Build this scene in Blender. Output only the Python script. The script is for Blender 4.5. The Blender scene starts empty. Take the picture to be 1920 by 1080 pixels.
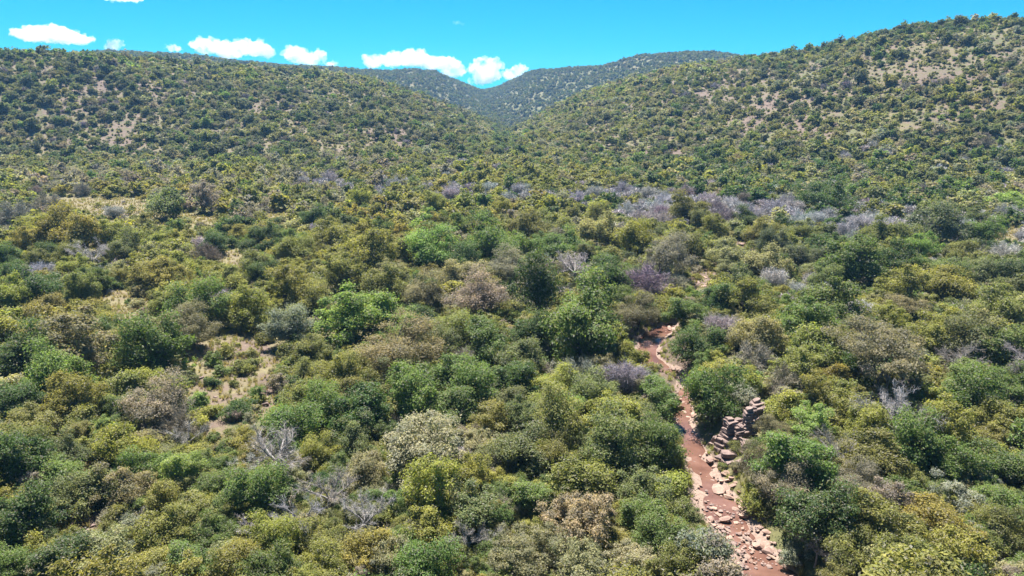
import bpy, math, random
import numpy as np
from mathutils import Vector, Matrix

random.seed(7)
R = np.random.default_rng(11)
rad = math.radians
scene = bpy.context.scene
col = scene.collection

# ------------------------------------------------------------------ camera
CAM_H, PITCH, FPX = 35.0, rad(14.8), 1346.0          # FPX: focal length in pixels of a 1920 wide picture
cam_data = bpy.data.cameras.new("camera")
cam_data.sensor_width = 36.0
cam_data.lens = 36.0 * FPX / 1920.0
cam_data.clip_start = 0.5
cam_data.clip_end = 40000
cam = bpy.data.objects.new("camera", cam_data)
cam.location = (0, 0, CAM_H)
cam.rotation_euler = (math.pi / 2 - PITCH, 0, 0)
col.objects.link(cam)
scene.camera = cam

# ------------------------------------------------------------------ sky and sun
SUN_EL, SUN_AZ = rad(65), rad(-20)                    # ahead of the camera, a little to the left
world = bpy.data.worlds.new("World")
scene.world = world
world.use_nodes = True
wn, wl = world.node_tree.nodes, world.node_tree.links
wn.clear()
sky = wn.new("ShaderNodeTexSky")
sky.sky_type = 'NISHITA'
sky.sun_disc = False
sky.sun_elevation = SUN_EL
sky.sun_rotation = SUN_AZ
sky.altitude = 1200
sky.air_density = 1.0
sky.dust_density = 0.15
sky.ozone_density = 2.2
tintm = wn.new("ShaderNodeMix")
tintm.data_type = 'RGBA'
tintm.blend_type = 'MULTIPLY'
tintm.inputs[0].default_value = 1.0
tintm.inputs[7].default_value = (0.030, 0.60, 0.88, 1)   # the strong cyan of this sky
bg = wn.new("ShaderNodeBackground")
bg.inputs[1].default_value = 0.050
wo = wn.new("ShaderNodeOutputWorld")
wl.new(sky.outputs[0], tintm.inputs[6])
wl.new(tintm.outputs[2], bg.inputs[0])
wl.new(bg.outputs[0], wo.inputs[0])

sun_data = bpy.data.lights.new("sun", 'SUN')
sun_data.energy = 5.0
sun_data.angle = rad(0.5)
sun_data.color = (1.0, 0.955, 0.89)
sun = bpy.data.objects.new("sun", sun_data)
sdir = Vector((math.sin(SUN_AZ) * math.cos(SUN_EL), math.cos(SUN_AZ) * math.cos(SUN_EL), math.sin(SUN_EL)))
sun.rotation_euler = sdir.to_track_quat('Z', 'Y').to_euler()
sun.location = (0, 0, 300)
col.objects.link(sun)

vs = scene.view_settings
vs.view_transform = 'Standard'
vs.look = 'None'
vs.exposure = 1.72
vs.gamma = 1.0
vs.use_curve_mapping = False
cy = scene.cycles
cy.max_bounces = 10
cy.diffuse_bounces = 4
cy.glossy_bounces = 2
cy.transmission_bounces = 4
cy.volume_bounces = 10
cy.transparent_max_bounces = 4
cy.caustics_reflective = False
cy.caustics_refractive = False

# ------------------------------------------------------------------ pixel <-> place (1920 x 1080 picture coordinates)
CP, SP = math.cos(PITCH), math.sin(PITCH)

def ray(px, py):
    u = (np.asarray(px, float) - 960.0) / FPX
    v = (540.0 - np.asarray(py, float)) / FPX
    return u, CP + v * SP, -SP + v * CP               # x, y, z of an un-normalised ray, depth 1

def project(x, y, z):
    dz = np.asarray(z) - CAM_H
    depth = np.asarray(y) * CP - dz * SP
    up = np.asarray(y) * SP + dz * CP
    depth = np.where(np.abs(depth) < 1e-6, 1e-6, depth)
    return 960 + FPX * np.asarray(x) / depth, 540 - FPX * up / depth, depth

def sstep(a, b, t):
    t = np.clip((t - a) / (b - a), 0, 1)
    return t * t * (3 - 2 * t)

# value noise on the plane (for relief and for where things grow)
_perm = np.random.default_rng(5).random((256, 256))
def vnoise(x, y):
    xi, yi = np.floor(x).astype(int), np.floor(y).astype(int)
    fx, fy = x - xi, y - yi
    fx, fy = fx * fx * (3 - 2 * fx), fy * fy * (3 - 2 * fy)
    g = lambda a, b: _perm[a % 256, b % 256]
    return (g(xi, yi) * (1 - fx) + g(xi + 1, yi) * fx) * (1 - fy) + (g(xi, yi + 1) * (1 - fx) + g(xi + 1, yi + 1) * fx) * fy
def fbm(x, y, n=4):
    s, a, t = 0, 0.5, 0
    for k in range(n):
        s = s + a * vnoise(x * 2 ** k + 17.3 * k, y * 2 ** k - 9.1 * k)
        t += a
        a *= 0.5
    return s / t - 0.5

# ------------------------------------------------------------------ the lie of the land
def floor_z(r):
    t = np.maximum(r - 70, 0)
    return 0.03 * t * t / (t + 40)

def zat(px, py, r):                                    # height of the sight line through a pixel at ground distance r
    x, y, z = ray(px, py)
    return CAM_H + r * z / np.hypot(x, y)

# picture column -> picture row of the foot and of the crests, and their distances
COL = lambda pts: (np.array([p[0] for p in pts], float), np.array([p[1] for p in pts], float))
FOOT = COL([(-1500, 292), (0, 292), (300, 302), (600, 326), (800, 318), (900, 298), (945, 285), (1000, 300), (1200, 330), (1500, 348), (1920, 362), (3200, 365)])
CREST = COL([(-1500, 100), (0, 101), (200, 107), (350, 117), (500, 131), (620, 143), (700, 152), (775, 177), (850, 206), (900, 230), (945, 262), (985, 240), (1035, 206), (1110, 174), (1185, 150),
             (1260, 134), (1360, 122), (1400, 114), (1500, 98), (1600, 72), (1700, 55), (1850, 42), (1920, 40), (2200, 48), (3200, 70)])
CREST_R = COL([(-1500, 520), (0, 540), (560, 600), (900, 660), (945, 660), (1000, 660), (1300, 600), (1600, 540), (1920, 500), (3200, 480)])
FAR = COL([(-1500, 100), (0, 104), (200, 101), (270, 101), (350, 106), (450, 117), (560, 127), (640, 131), (720, 136), (770, 132), (810, 135), (850, 149), (880, 162), (905, 171), (930, 168), (960, 154), (985, 138),
           (1010, 132), (1060, 129), (1120, 127), (1180, 112), (1240, 102), (1300, 99), (1350, 101), (1390, 108), (1500, 115), (1920, 118), (3200, 120)])
FAR_R = COL([(-1500, 1250), (500, 1250), (800, 1450), (915, 1750), (1000, 1500), (1200, 1350), (3200, 1300)])
def curve(c, u):
    return (np.interp(u - 14, *c) + np.interp(u, *c) * 2 + np.interp(u + 14, *c)) / 4

# the stream, from the bottom of the picture upwards: column, row, half width in metres
STREAM_PX = [(1475, 1150, 2.6), (1440, 1080, 2.4), (1408, 1032, 1.9), (1372, 985, 2.2), (1345, 945, 2.1), (1333, 912, 1.5), (1317, 880, 1.15), (1297, 845, 1.3), (1281, 805, 1.35), (1277, 772, 1.2),
             (1282, 735, .7), (1278, 705, .7), (1240, 688, 1.2), (1212, 668, 1.7), (1216, 645, 1.9), (1245, 622, 1.5), (1262, 606, .8)]
def on_plane(px, py, z0):
    x, y, z = ray(px, py)
    t = (z0 - CAM_H) / z
    return x * t, y * t
def _stream():
    out = []
    for px, py, hw in STREAM_PX:
        z0 = -1.2
        for k in range(12):
            x, y = on_plane(px, py, z0)
            z0 = float(floor_z(math.hypot(x, y))) - 1.2
        out.append((float(x), float(y), hw))
    return np.array(out)
STREAM = _stream()
def _dense(P, n=8):
    out = []
    for i in range(len(P) - 1):
        p0, p1, p2, p3 = P[max(i - 1, 0)], P[i], P[i + 1], P[min(i + 2, len(P) - 1)]
        for t in np.linspace(0, 1, n, endpoint=False):
            out.append(0.5 * ((2 * p1) + (-p0 + p2) * t + (2 * p0 - 5 * p1 + 4 * p2 - p3) * t * t + (-p0 + 3 * p1 - 3 * p2 + p3) * t ** 3))
    out.append(P[-1])
    return np.array(out)
STREAM = _dense(STREAM, 6)

def stream_dist(x, y):
    """metres outside the stream's edge (negative inside); signed side: + on the right bank"""
    x, y = np.asarray(x, float), np.asarray(y, float)
    best = np.full(x.shape, 1e9)
    side = np.zeros(x.shape)
    near = (y > 25) & (y < 190) & (x > 5) & (x < 70)
    xs, ys = x[near], y[near]
    b, sd = np.full(xs.shape, 1e9), np.zeros(xs.shape)
    for i in range(len(STREAM) - 1):
        ax, ay, aw = STREAM[i]
        bx, by, bw = STREAM[i + 1]
        dx, dy = bx - ax, by - ay
        t = np.clip(((xs - ax) * dx + (ys - ay) * dy) / (dx * dx + dy * dy), 0, 1)
        d = np.hypot(xs - ax - t * dx, ys - ay - t * dy) - (aw + (bw - aw) * t)
        m = d < b
        b = np.where(m, d, b)
        sd = np.where(m, np.sign((xs - ax) * dy - (ys - ay) * dx), sd)
    best[near] = b
    side[near] = sd
    return best, side

def ground_z(x, y):
    x, y = np.asarray(x, float), np.asarray(y, float)
    shape = x.shape
    x, y = np.atleast_1d(x).ravel(), np.atleast_1d(y).ravel()
    r = np.hypot(x, y) + 1e-6
    fl = floor_z(r)
    th = np.arctan2(x, y)
    thc = np.clip(th, -rad(70), rad(70))
    u = 960 + FPX * np.tan(thc) / CP
    # foot of the hills: where its sight line meets the valley floor
    fr = np.full(r.shape, 300.0)
    fpy = curve(FOOT, u)
    k = zat(u, fpy, 1.0) - CAM_H
    for _ in range(8):
        fr = (CAM_H - floor_z(fr)) / np.maximum(-k, 0.03)
        fr = np.clip(fr, 180, 520)
    cr = np.maximum(curve(CREST_R, u), fr + 90)
    cz = zat(u, curve(CREST, u), cr)
    Rr = curve(FAR_R, u)
    Rz = zat(u, curve(FAR, u), Rr)
    rise1 = cz - floor_z(fr)
    fz = floor_z(fr)
    t = np.clip((r - fr) / (cr - fr), 0, 1)
    s = 0.45 * t + 0.55 * t * t * (3 - 2 * t)
    z1 = fz + rise1 * s
    # dip behind the first crest, then up to the far ridge
    dipr = cr + (Rr - cr) * 0.38
    dipz = np.minimum(cz - 22, fz + 20) * 0 + np.minimum(cz, Rz) - 26
    dipz = np.where(np.abs(u - 930) < 90, np.maximum(dipz, cz - 26 * np.clip(np.abs(u - 930) / 90, 0, 1)), dipz)
    td = sstep(0, 1, (r - cr) / (dipr - cr))
    z2 = cz + (dipz - cz) * td
    tf = np.clip((r - dipr) / (Rr - dipr), 0, 1)
    z3 = dipz + (Rz - dipz) * (0.5 * tf + 0.5 * tf * tf * (3 - 2 * tf))
    z4 = Rz - 40 * sstep(0, 1, (r - Rr) / 600)
    z = np.where(r < fr, fl, np.where(r < cr, z1, np.where(r < dipr, z2, np.where(r < Rr, z3, z4))))
    # behind the camera the plain goes on
    back = sstep(rad(75), rad(110), np.abs(th))
    z = z * (1 - back) + fl * back
    # relief
    hill = sstep(0, 80, r - fr)
    z = z + fbm(x / 26, y / 26, 3) * 1.6 * sstep(10, 60, r) * (1 - 0.5 * hill) + hill * (fbm(x / 70 + 3, y / 70, 4) * 9 * (1 - 0.7 * np.clip(1 - np.abs(r - cr) / 60, 0, 1)))
    z = z + fbm(x / 4, y / 4, 2) * 0.35 * (r < 260)
    # the stream bed
    d, sd = stream_dist(x, y)
    w = np.where(sd > 0, 2.6, 4.2)
    z = z - 1.5 * (1 - sstep(-0.4, 1, d / w)) * (d < 20) + np.where(d < 0.6, fbm(x / 1.7, y / 1.7, 2) * 0.55, 0) + np.where((d < 1.0) & (y > 48) & (y < 61), 0.24 * np.exp(-((y - 55.0) / 4.0) ** 2), 0) + np.where((sd > 0) & (d < 40), 1.1 * sstep(0.5, 5, d) * (1 - sstep(10, 26, d)), 0)
    return z.reshape(shape)

def gz(x, y):
    return float(ground_z(np.array([x]), np.array([y]))[0])

# ------------------------------------------------------------------ materials
def new_mat(name):
    m = bpy.data.materials.new(name)
    m.use_nodes = True
    m.node_tree.nodes.clear()
    return m, m.node_tree.nodes, m.node_tree.links

def math_node(n, l, op, a, b=None, c=None):
    k = n.new("ShaderNodeMath")
    k.operation = op
    for i, v in enumerate((a, b, c)):
        if v is None:
            continue
        if hasattr(v, "links"):
            l.new(v, k.inputs[i])
        else:
            k.inputs[i].default_value = v
    return k.outputs[0]

def mix_col(n, l, fac, a, b, mode='MIX'):
    k = n.new("ShaderNodeMix")
    k.data_type = 'RGBA'
    k.blend_type = mode
    for i, v in ((0, fac), (6, a), (7, b)):
        if hasattr(v, "links"):
            l.new(v, k.inputs[i])
        else:
            k.inputs[i].default_value = v if i == 0 else (*v[:3], 1)
    return k.outputs[2]

def noise(n, l, vec, scale, detail=4, rough=0.55):
    k = n.new("ShaderNodeTexNoise")
    k.inputs["Scale"].default_value = scale
    k.inputs["Detail"].default_value = detail
    k.inputs["Roughness"].default_value = rough
    if vec is not None:
        l.new(vec, k.inputs["Vector"])
    return k.outputs[0]

def ramp(n, l, fac, stops):
    k = n.new("ShaderNodeValToRGB")
    e = k.color_ramp.elements
    while len(e) < len(stops):
        e.new(0.5)
    for i, (p, c) in enumerate(stops):
        e[i].position = p
        e[i].color = (*c, 1) if len(c) == 3 else c
    l.new(fac, k.inputs[0])
    return k.outputs[0]

def tint_socket(n, attr="tint"):
    k = n.new("ShaderNodeAttribute")
    k.attribute_type = 'INSTANCER'
    k.attribute_name = attr
    return k.outputs["Color"]

def leaf_material(name, trans=0.48, vary=1.0):
    m, n, l = new_mat(name)
    t = tint_socket(n)
    a = n.new("ShaderNodeAttribute")
    a.attribute_name = "lv"
    lv = a.outputs["Fac"]
    # each leaf spray a little lighter, darker, yellower or greyer than the next
    f = math_node(n, l, 'MULTIPLY_ADD', lv, 0.95 * vary, 1.0 - 0.47 * vary)
    cmb = n.new("ShaderNodeCombineColor")
    l.new(math_node(n, l, 'MULTIPLY', f, math_node(n, l, 'MULTIPLY_ADD', lv, 0.22, 0.90)), cmb.inputs[0])
    l.new(f, cmb.inputs[1])
    l.new(math_node(n, l, 'MULTIPLY', f, math_node(n, l, 'MULTIPLY_ADD', lv, -0.25, 1.10)), cmb.inputs[2])
    c = mix_col(n, l, 1.0, t, cmb.outputs[0], 'MULTIPLY')
    # some sprays are bare twig, some have turned
    h = math_node(n, l, 'FRACT', math_node(n, l, 'MULTIPLY', lv, 53.17))
    c = mix_col(n, l, math_node(n, l, 'MULTIPLY', math_node(n, l, 'LESS_THAN', h, 0.13), 0.7), c, (0.24, 0.215, 0.19))
    c = mix_col(n, l, math_node(n, l, 'MULTIPLY', math_node(n, l, 'GREATER_THAN', h, 0.90), 0.5), c, (0.30, 0.25, 0.10))
    d = n.new("ShaderNodeBsdfDiffuse")
    tr = n.new("ShaderNodeBsdfTranslucent")
    l.new(c, d.inputs[0])
    l.new(mix_col(n, l, 1.0, c, (1.12, 1.16, 0.7), 'MULTIPLY'), tr.inputs[0])
    mx = n.new("ShaderNodeMixShader")
    mx.inputs[0].default_value = trans
    l.new(d.outputs[0], mx.inputs[1])
    l.new(tr.outputs[0], mx.inputs[2])
    g = n.new("ShaderNodeBsdfGlossy")
    g.inputs["Roughness"].default_value = 0.6
    g.inputs["Color"].default_value = (0.9, 0.95, 1.0, 1)
    m2 = n.new("ShaderNodeMixShader")
    m2.inputs[0].default_value = 0.015
    l.new(mx.outputs[0], m2.inputs[1])
    l.new(g.outputs[0], m2.inputs[2])
    o = n.new("ShaderNodeOutputMaterial")
    l.new(m2.outputs[0], o.inputs[0])
    return m

def bark_material(name, c1, c2):
    m, n, l = new_mat(name)
    tc = n.new("ShaderNodeTexCoord")
    f = noise(n, l, tc.outputs["Object"], 9.0, 5, 0.65)
    c = ramp(n, l, f, [(0.3, c1), (0.7, c2)])
    p = n.new("ShaderNodeBsdfPrincipled")
    p.inputs["Roughness"].default_value = 0.9
    l.new(c, p.inputs["Base Color"])
    b = n.new("ShaderNodeBump")
    b.inputs["Strength"].default_value = 0.5
    b.inputs["Distance"].default_value = 0.03
    l.new(f, b.inputs["Height"])
    l.new(b.outputs[0], p.inputs["Normal"])
    o = n.new("ShaderNodeOutputMaterial")
    l.new(p.outputs[0], o.inputs[0])
    return m

def rock_material(name, stops, strata=0.0):
    m, n, l = new_mat(name)
    g = n.new("ShaderNodeNewGeometry")
    f = noise(n, l, g.outputs["Position"], 1.1, 6, 0.62)
    c = ramp(n, l, f, stops)
    fine = noise(n, l, g.outputs["Position"], 9.0, 4, 0.7)
    c = mix_col(n, l, 1.0, c, ramp(n, l, fine, [(0.25, (0.62, 0.60, 0.60)), (0.7, (1.1, 1.08, 1.05))]), 'MULTIPLY')
    t = n.new("ShaderNodeObjectInfo")
    c = mix_col(n, l, 1.0, c, ramp(n, l, t.outputs["Random"], [(0.0, (0.78, 0.76, 0.78)), (1.0, (1.16, 1.12, 1.06))]), 'MULTIPLY')
    p = n.new("ShaderNodeBsdfPrincipled")
    p.inputs["Roughness"].default_value = 0.85
    l.new(c, p.inputs["Base Color"])
    b = n.new("ShaderNodeBump")
    b.inputs["Strength"].default_value = 0.6
    b.inputs["Distance"].default_value = 0.06
    l.new(math_node(n, l, 'ADD', f, math_node(n, l, 'MULTIPLY', fine, 0.5)), b.inputs["Height"])
    l.new(b.outputs[0], p.inputs["Normal"])
    o = n.new("ShaderNodeOutputMaterial")
    l.new(p.outputs[0], o.inputs[0])
    return m

M_LEAF = leaf_material("leaves")
M_TWIG = leaf_material("twigs", trans=0.0, vary=0.8)
M_BARK = bark_material("bark", (0.045, 0.038, 0.032), (0.16, 0.14, 0.12))
M_PALE = bark_material("pale_bark", (0.13, 0.118, 0.11), (0.31, 0.288, 0.268))
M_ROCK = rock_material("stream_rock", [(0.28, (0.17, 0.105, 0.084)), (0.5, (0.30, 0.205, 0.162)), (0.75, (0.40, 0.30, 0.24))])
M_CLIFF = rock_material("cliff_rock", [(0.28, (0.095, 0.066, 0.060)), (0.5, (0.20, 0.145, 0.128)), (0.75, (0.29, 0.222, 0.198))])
M_DARKROCK = rock_material("shaded_outcrop_rock", [(0.28, (0.10, 0.07, 0.07)), (0.5, (0.17, 0.12, 0.11)), (0.75, (0.27, 0.20, 0.17))])  # darker than the stream rock: the shade of the boulder hollow is in the colour

# ------------------------------------------------------------------ ground
def ground_material():
    m, n, l = new_mat("ground_soil_and_dry_grass")
    g = n.new("ShaderNodeNewGeometry")
    pos = g.outputs["Position"]
    big = noise(n, l, pos, 0.045, 4, 0.6)
    mid = noise(n, l, pos, 0.35, 5, 0.65)
    fine = noise(n, l, pos, 3.2, 5, 0.75)
    soil = ramp(n, l, mid, [(0.3, (0.062, 0.043, 0.030)), (0.5, (0.104, 0.071, 0.051)), (0.7, (0.150, 0.105, 0.078))])
    grass = ramp(n, l, fine, [(0.3, (0.075, 0.068, 0.022)), (0.55, (0.125, 0.108, 0.042)), (0.75, (0.19, 0.155, 0.075))])
    green = ramp(n, l, fine, [(0.3, (0.045, 0.054, 0.016)), (0.7, (0.105, 0.112, 0.038))])
    veg = mix_col(n, l, ramp(n, l, big, [(0.42, (0, 0, 0)), (0.6, (1, 1, 1))]), grass, green)
    def attr(nm):
        a = n.new("ShaderNodeAttribute")
        a.attribute_name = nm
        return a.outputs["Fac"]
    bare = attr("bare")
    tan = ramp(n, l, fine, [(0.3, (0.10, 0.088, 0.038)), (0.55, (0.160, 0.132, 0.064)), (0.75, (0.23, 0.188, 0.10))])
    veg = mix_col(n, l, attr("dry"), veg, tan)
    sand = attr("sand")
    # bare earth breaks through the grass unevenly
    bf = math_node(n, l, 'ADD', bare, math_node(n, l, 'MULTIPLY_ADD', mid, 1.6, -0.8))
    c = mix_col(n, l, ramp(n, l, bf, [(0.30, (0, 0, 0)), (0.62, (1, 1, 1))]), veg, soil)
    sandc = ramp(n, l, fine, [(0.28, (0.14, 0.090, 0.070)), (0.52, (0.235, 0.165, 0.128)), (0.75, (0.33, 0.25, 0.20))])
    sf = math_node(n, l, 'ADD', sand, math_node(n, l, 'MULTIPLY_ADD', mid, 0.9, -0.45))
    c = mix_col(n, l, ramp(n, l, sf, [(0.40, (0, 0, 0)), (0.60, (1, 1, 1))]), c, sandc)
    p = n.new("ShaderNodeBsdfPrincipled")
    p.inputs["Roughness"].default_value = 0.95
    l.new(c, p.inputs["Base Color"])
    b = n.new("ShaderNodeBump")
    b.inputs["Strength"].default_value = 0.8
    b.inputs["Distance"].default_value = 0.18
    l.new(math_node(n, l, 'ADD', mid, math_node(n, l, 'MULTIPLY', fine, 0.6)), b.inputs["Height"])
    l.new(b.outputs[0], p.inputs["Normal"])
    o = n.new("ShaderNodeOutputMaterial")
    l.new(p.outputs[0], o.inputs[0])
    return m

# open places, in picture coordinates: column, row, half width, half height, (bare earth 0..1)
CLEARINGS = [(240, 393, 100, 24, .15), (140, 382, 65, 13, .2), (335, 414, 80, 15, .1), (250, 588, 50, 44, .25), (225, 560, 55, 18, .2), (440, 668, 120, 46, .36), (415, 735, 80, 55, .36), (495, 745, 26, 50, .6), (405, 820, 28, 42, .5),
             (590, 625, 30, 40, .55), (1240, 635, 62, 34, .8), (1265, 690, 34, 45, .6), (1278, 735, 26, 40, .6), (1390, 785, 44, 50, .6), (1320, 528, 40, 34, .8), (1395, 462, 24, 14, .8), (1890, 1062, 60, 36, .6), (178, 985, 46, 26, .8), (60, 955, 25, 16, .9),
             (1870, 440, 60, 18, .3), (445, 488, 40, 22, .4), (1310, 905, 24, 40, .1), (455, 655, 60, 20, .6), (1330, 870, 20, 30, .5), (95, 378, 40, 10, .3), (520, 405, 30, 8, .2),
             (730, 255, 40, 22, .8), (200, 160, 50, 16, .8), (60, 264, 34, 6, .6), (128, 270, 18, 5, .6), (1470, 190, 50, 20, .8), (1400, 235, 45, 20, .8), (1240, 290, 50, 20, .9), (1790, 150, 90, 9, .8), (1530, 240, 50, 25, .8), (1310, 175, 30, 14, .7), (650, 290, 40, 14, .7)]
def clearing(px, py):
    best = np.zeros(np.shape(px))
    bare = np.zeros(np.shape(px))
    for cx, cy_, hw, hh, b in CLEARINGS:
        d = np.sqrt(((px - cx) / hw) ** 2 + ((py - cy_) / hh) ** 2)
        k = 1 - sstep(0.75, 1.1, d)
        best = np.maximum(best, k)
        bare = np.maximum(bare, k * b)
    return best, bare

def set_mesh(me, v, faces, smooth=False):
    """v: (n,3); faces: (m,k) array of equal polygons"""
    v = np.asarray(v, np.float32)
    faces = np.asarray(faces, np.int32)
    k = faces.shape[1]
    me.vertices.add(len(v))
    me.vertices.foreach_set("co", v.ravel())
    me.loops.add(faces.size)
    me.loops.foreach_set("vertex_index", faces.ravel())
    me.polygons.add(len(faces))
    me.polygons.foreach_set("loop_start", np.arange(0, faces.size, k, dtype=np.int32))
    me.polygons.foreach_set("loop_total", np.full(len(faces), k, np.int32))
    me.polygons.foreach_set("use_smooth", np.full(len(faces), smooth))
    me.update(calc_edges=True)

def add_attr(me, name, data, domain='POINT', kind='FLOAT'):
    a = me.attributes.new(name, kind, domain)
    a.data.foreach_set("value" if kind in ('FLOAT', 'INT') else ("color" if kind == 'FLOAT_COLOR' else "vector"), np.ascontiguousarray(data).ravel())

def link(o, parent=None):
    col.objects.link(o)
    if parent is not None:
        o.parent = parent
    return o

def tag(o, label=None, cat=None, group=None, kind=None):
    for k, v in (("label", label), ("category", cat), ("group", group), ("kind", kind)):
        if v:
            o[k] = v
    return o

def build_ground():
    rr = [0.0, 4.0, 10.0, 18.0]
    r = 24.0
    while r < 2600:
        rr.append(r)
        r += max(0.42, 0.0085 * r) if r < 190 else 0.014 * r
    rr = np.array(rr)
    th = np.concatenate([np.linspace(-180, -56, 32, endpoint=False), np.linspace(-56, 56, 330), np.linspace(56, 180, 33)[1:]])
    th = np.radians(th)
    T, Q = np.meshgrid(th, rr)
    X, Y = Q * np.sin(T), Q * np.cos(T)
    Z = ground_z(X.ravel(), Y.ravel())
    v = np.stack([X.ravel(), Y.ravel(), Z], 1)
    nr, nt = X.shape
    i = np.arange(nr - 1)[:, None] * nt + np.arange(nt - 1)[None, :]
    f = np.stack([i, i + 1, i + nt + 1, i + nt], -1).reshape(-1, 4)[:, ::-1]
    me = bpy.data.meshes.new("ground")
    set_mesh(me, v, f, True)
    d, sd = stream_dist(X.ravel(), Y.ravel())
    px, py, dep = project(v[:, 0], v[:, 1], v[:, 2])
    ok = (dep > 5)
    cl, bare = clearing(px, py)
    dist = np.hypot(v[:, 0], v[:, 1])
    bare = np.where(ok, bare, 0)
    bare = np.clip(np.maximum(bare, 0.22 + 0.26 * sstep(260, 400, dist) - 0.3 * sstep(620, 760, dist)) + fbm(v[:, 0] / 18, v[:, 1] / 18, 3) * 0.5, 0, 1)
    add_attr(me, "bare", bare.astype(np.float32))
    add_attr(me, "dry", np.where(ok, cl, 0).astype(np.float32))
    add_attr(me, "sand", (1 - sstep(-0.2, 1.0, d)).astype(np.float32))
    me.materials.append(ground_material())
    return tag(link(bpy.data.objects.new("ground", me)), kind="structure")
build_ground()

# ------------------------------------------------------------------ water
def build_water():
    m, n, l = new_mat("muddy_red_water")
    g = n.new("ShaderNodeNewGeometry")
    f = noise(n, l, g.outputs["Position"], 0.5, 4, 0.6)
    c = ramp(n, l, f, [(0.3, (0.092, 0.046, 0.034)), (0.55, (0.140, 0.074, 0.055)), (0.75, (0.185, 0.104, 0.080))])
    p = n.new("ShaderNodeBsdfPrincipled")
    l.new(c, p.inputs["Base Color"])
    p.inputs["Roughness"].default_value = 0.07
    p.inputs["IOR"].default_value = 1.33
    b = n.new("ShaderNodeBump")
    b.inputs["Strength"].default_value = 0.12
    b.inputs["Distance"].default_value = 0.05
    l.new(noise(n, l, g.outputs["Position"], 4.0, 3, 0.6), b.inputs["Height"])
    l.new(b.outputs[0], p.inputs["Normal"])
    o = n.new("ShaderNodeOutputMaterial")
    l.new(p.outputs[0], o.inputs[0])
    v, fcs = [], []
    for i, (x, y, w) in enumerate(STREAM):
        a, b2 = STREAM[max(i - 1, 0)], STREAM[min(i + 1, len(STREAM) - 1)]
        t = np.array([b2[0] - a[0], b2[1] - a[1]])
        t /= np.linalg.norm(t)
        nx, ny = t[1], -t[0]
        zr = float(floor_z(math.hypot(x, y)))
        zb = zr + float(np.mean([fbm(np.array([x / 26]), np.array([y / 26]), 3)[0]])) * 1.6
        for s in (-1, -0.5, 0, 0.5, 1):
            v.append((x + nx * s * (w + 1.2), y + ny * s * (w + 1.2), zb - float(np.interp(y, [40, 49, 53, 60, 66, 84, 95, 110], [1.18, 1.22, 1.29, 1.29, 1.25, 1.30, 1.24, 1.32]))))
    k = 5
    for i in range(len(STREAM) - 1):
        for j in range(k - 1):
            fcs.append((i * k + j, i * k + j + 1, (i + 1) * k + j + 1, (i + 1) * k + j))
    me = bpy.data.meshes.new("stream_water")
    set_mesh(me, v, fcs, True)
    me.materials.append(m)
    o = link(bpy.data.objects.new("stream_water", me))
    tag(o, "shallow muddy red brown stream winding between bushes", None, None, "structure")
build_water()

# ------------------------------------------------------------------ plant shapes (crown width 1, base at the origin)
def unit(v):
    return v / np.maximum(np.linalg.norm(v, axis=-1, keepdims=True), 1e-9)

def rdirs(rng, n):
    return unit(rng.normal(size=(n, 3)))

def leaf_quads(rng, c, nrm, size, slim=0.55):
    n = len(c)
    t = unit(np.cross(nrm, rng.normal(size=(n, 3))))
    b = np.cross(nrm, t)
    a = (size * rng.uniform(0.6, 1.45, n))[:, None]
    w = a * slim * rng.uniform(0.7, 1.3, (n, 1))
    fold = nrm * a * 0.18
    v = np.stack([c + t * a, c + b * w + fold, c - t * a, c - b * w + fold], 1).reshape(-1, 3)
    f = np.arange(4 * n).reshape(-1, 4)
    return v, f

def tube(path, rads, sides=5):
    path, rads = np.asarray(path, float), np.asarray(rads, float)
    n = len(path)
    d = unit(np.gradient(path, axis=0))
    ref = np.array([0.31, 0.95, 0.05])
    a = unit(np.cross(d, ref))
    b = np.cross(d, a)
    ang = np.arange(sides) * 2 * math.pi / sides
    v = (path[:, None] + rads[:, None, None] * (np.cos(ang)[None, :, None] * a[:, None] + np.sin(ang)[None, :, None] * b[:, None])).reshape(-1, 3)
    i = np.arange(n - 1)[:, None] * sides + np.arange(sides)[None]
    j = np.arange(n - 1)[:, None] * sides + (np.arange(sides)[None] + 1) % sides
    f = np.stack([i, j, j + sides, i + sides], -1).reshape(-1, 4)
    return v, f

class Acc:
    def __init__(s):
        s.v, s.f, s.n = [], [], 0
    def add(s, vf):
        v, f = vf
        s.v.append(v)
        s.f.append(f + s.n)
        s.n += len(v)
    def get(s):
        return np.concatenate(s.v), np.concatenate(s.f)

def bez(p0, p1, p2, n):
    t = np.linspace(0, 1, n)[:, None]
    return (1 - t) ** 2 * p0 + 2 * (1 - t) * t * p1 + t * t * p2

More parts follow.
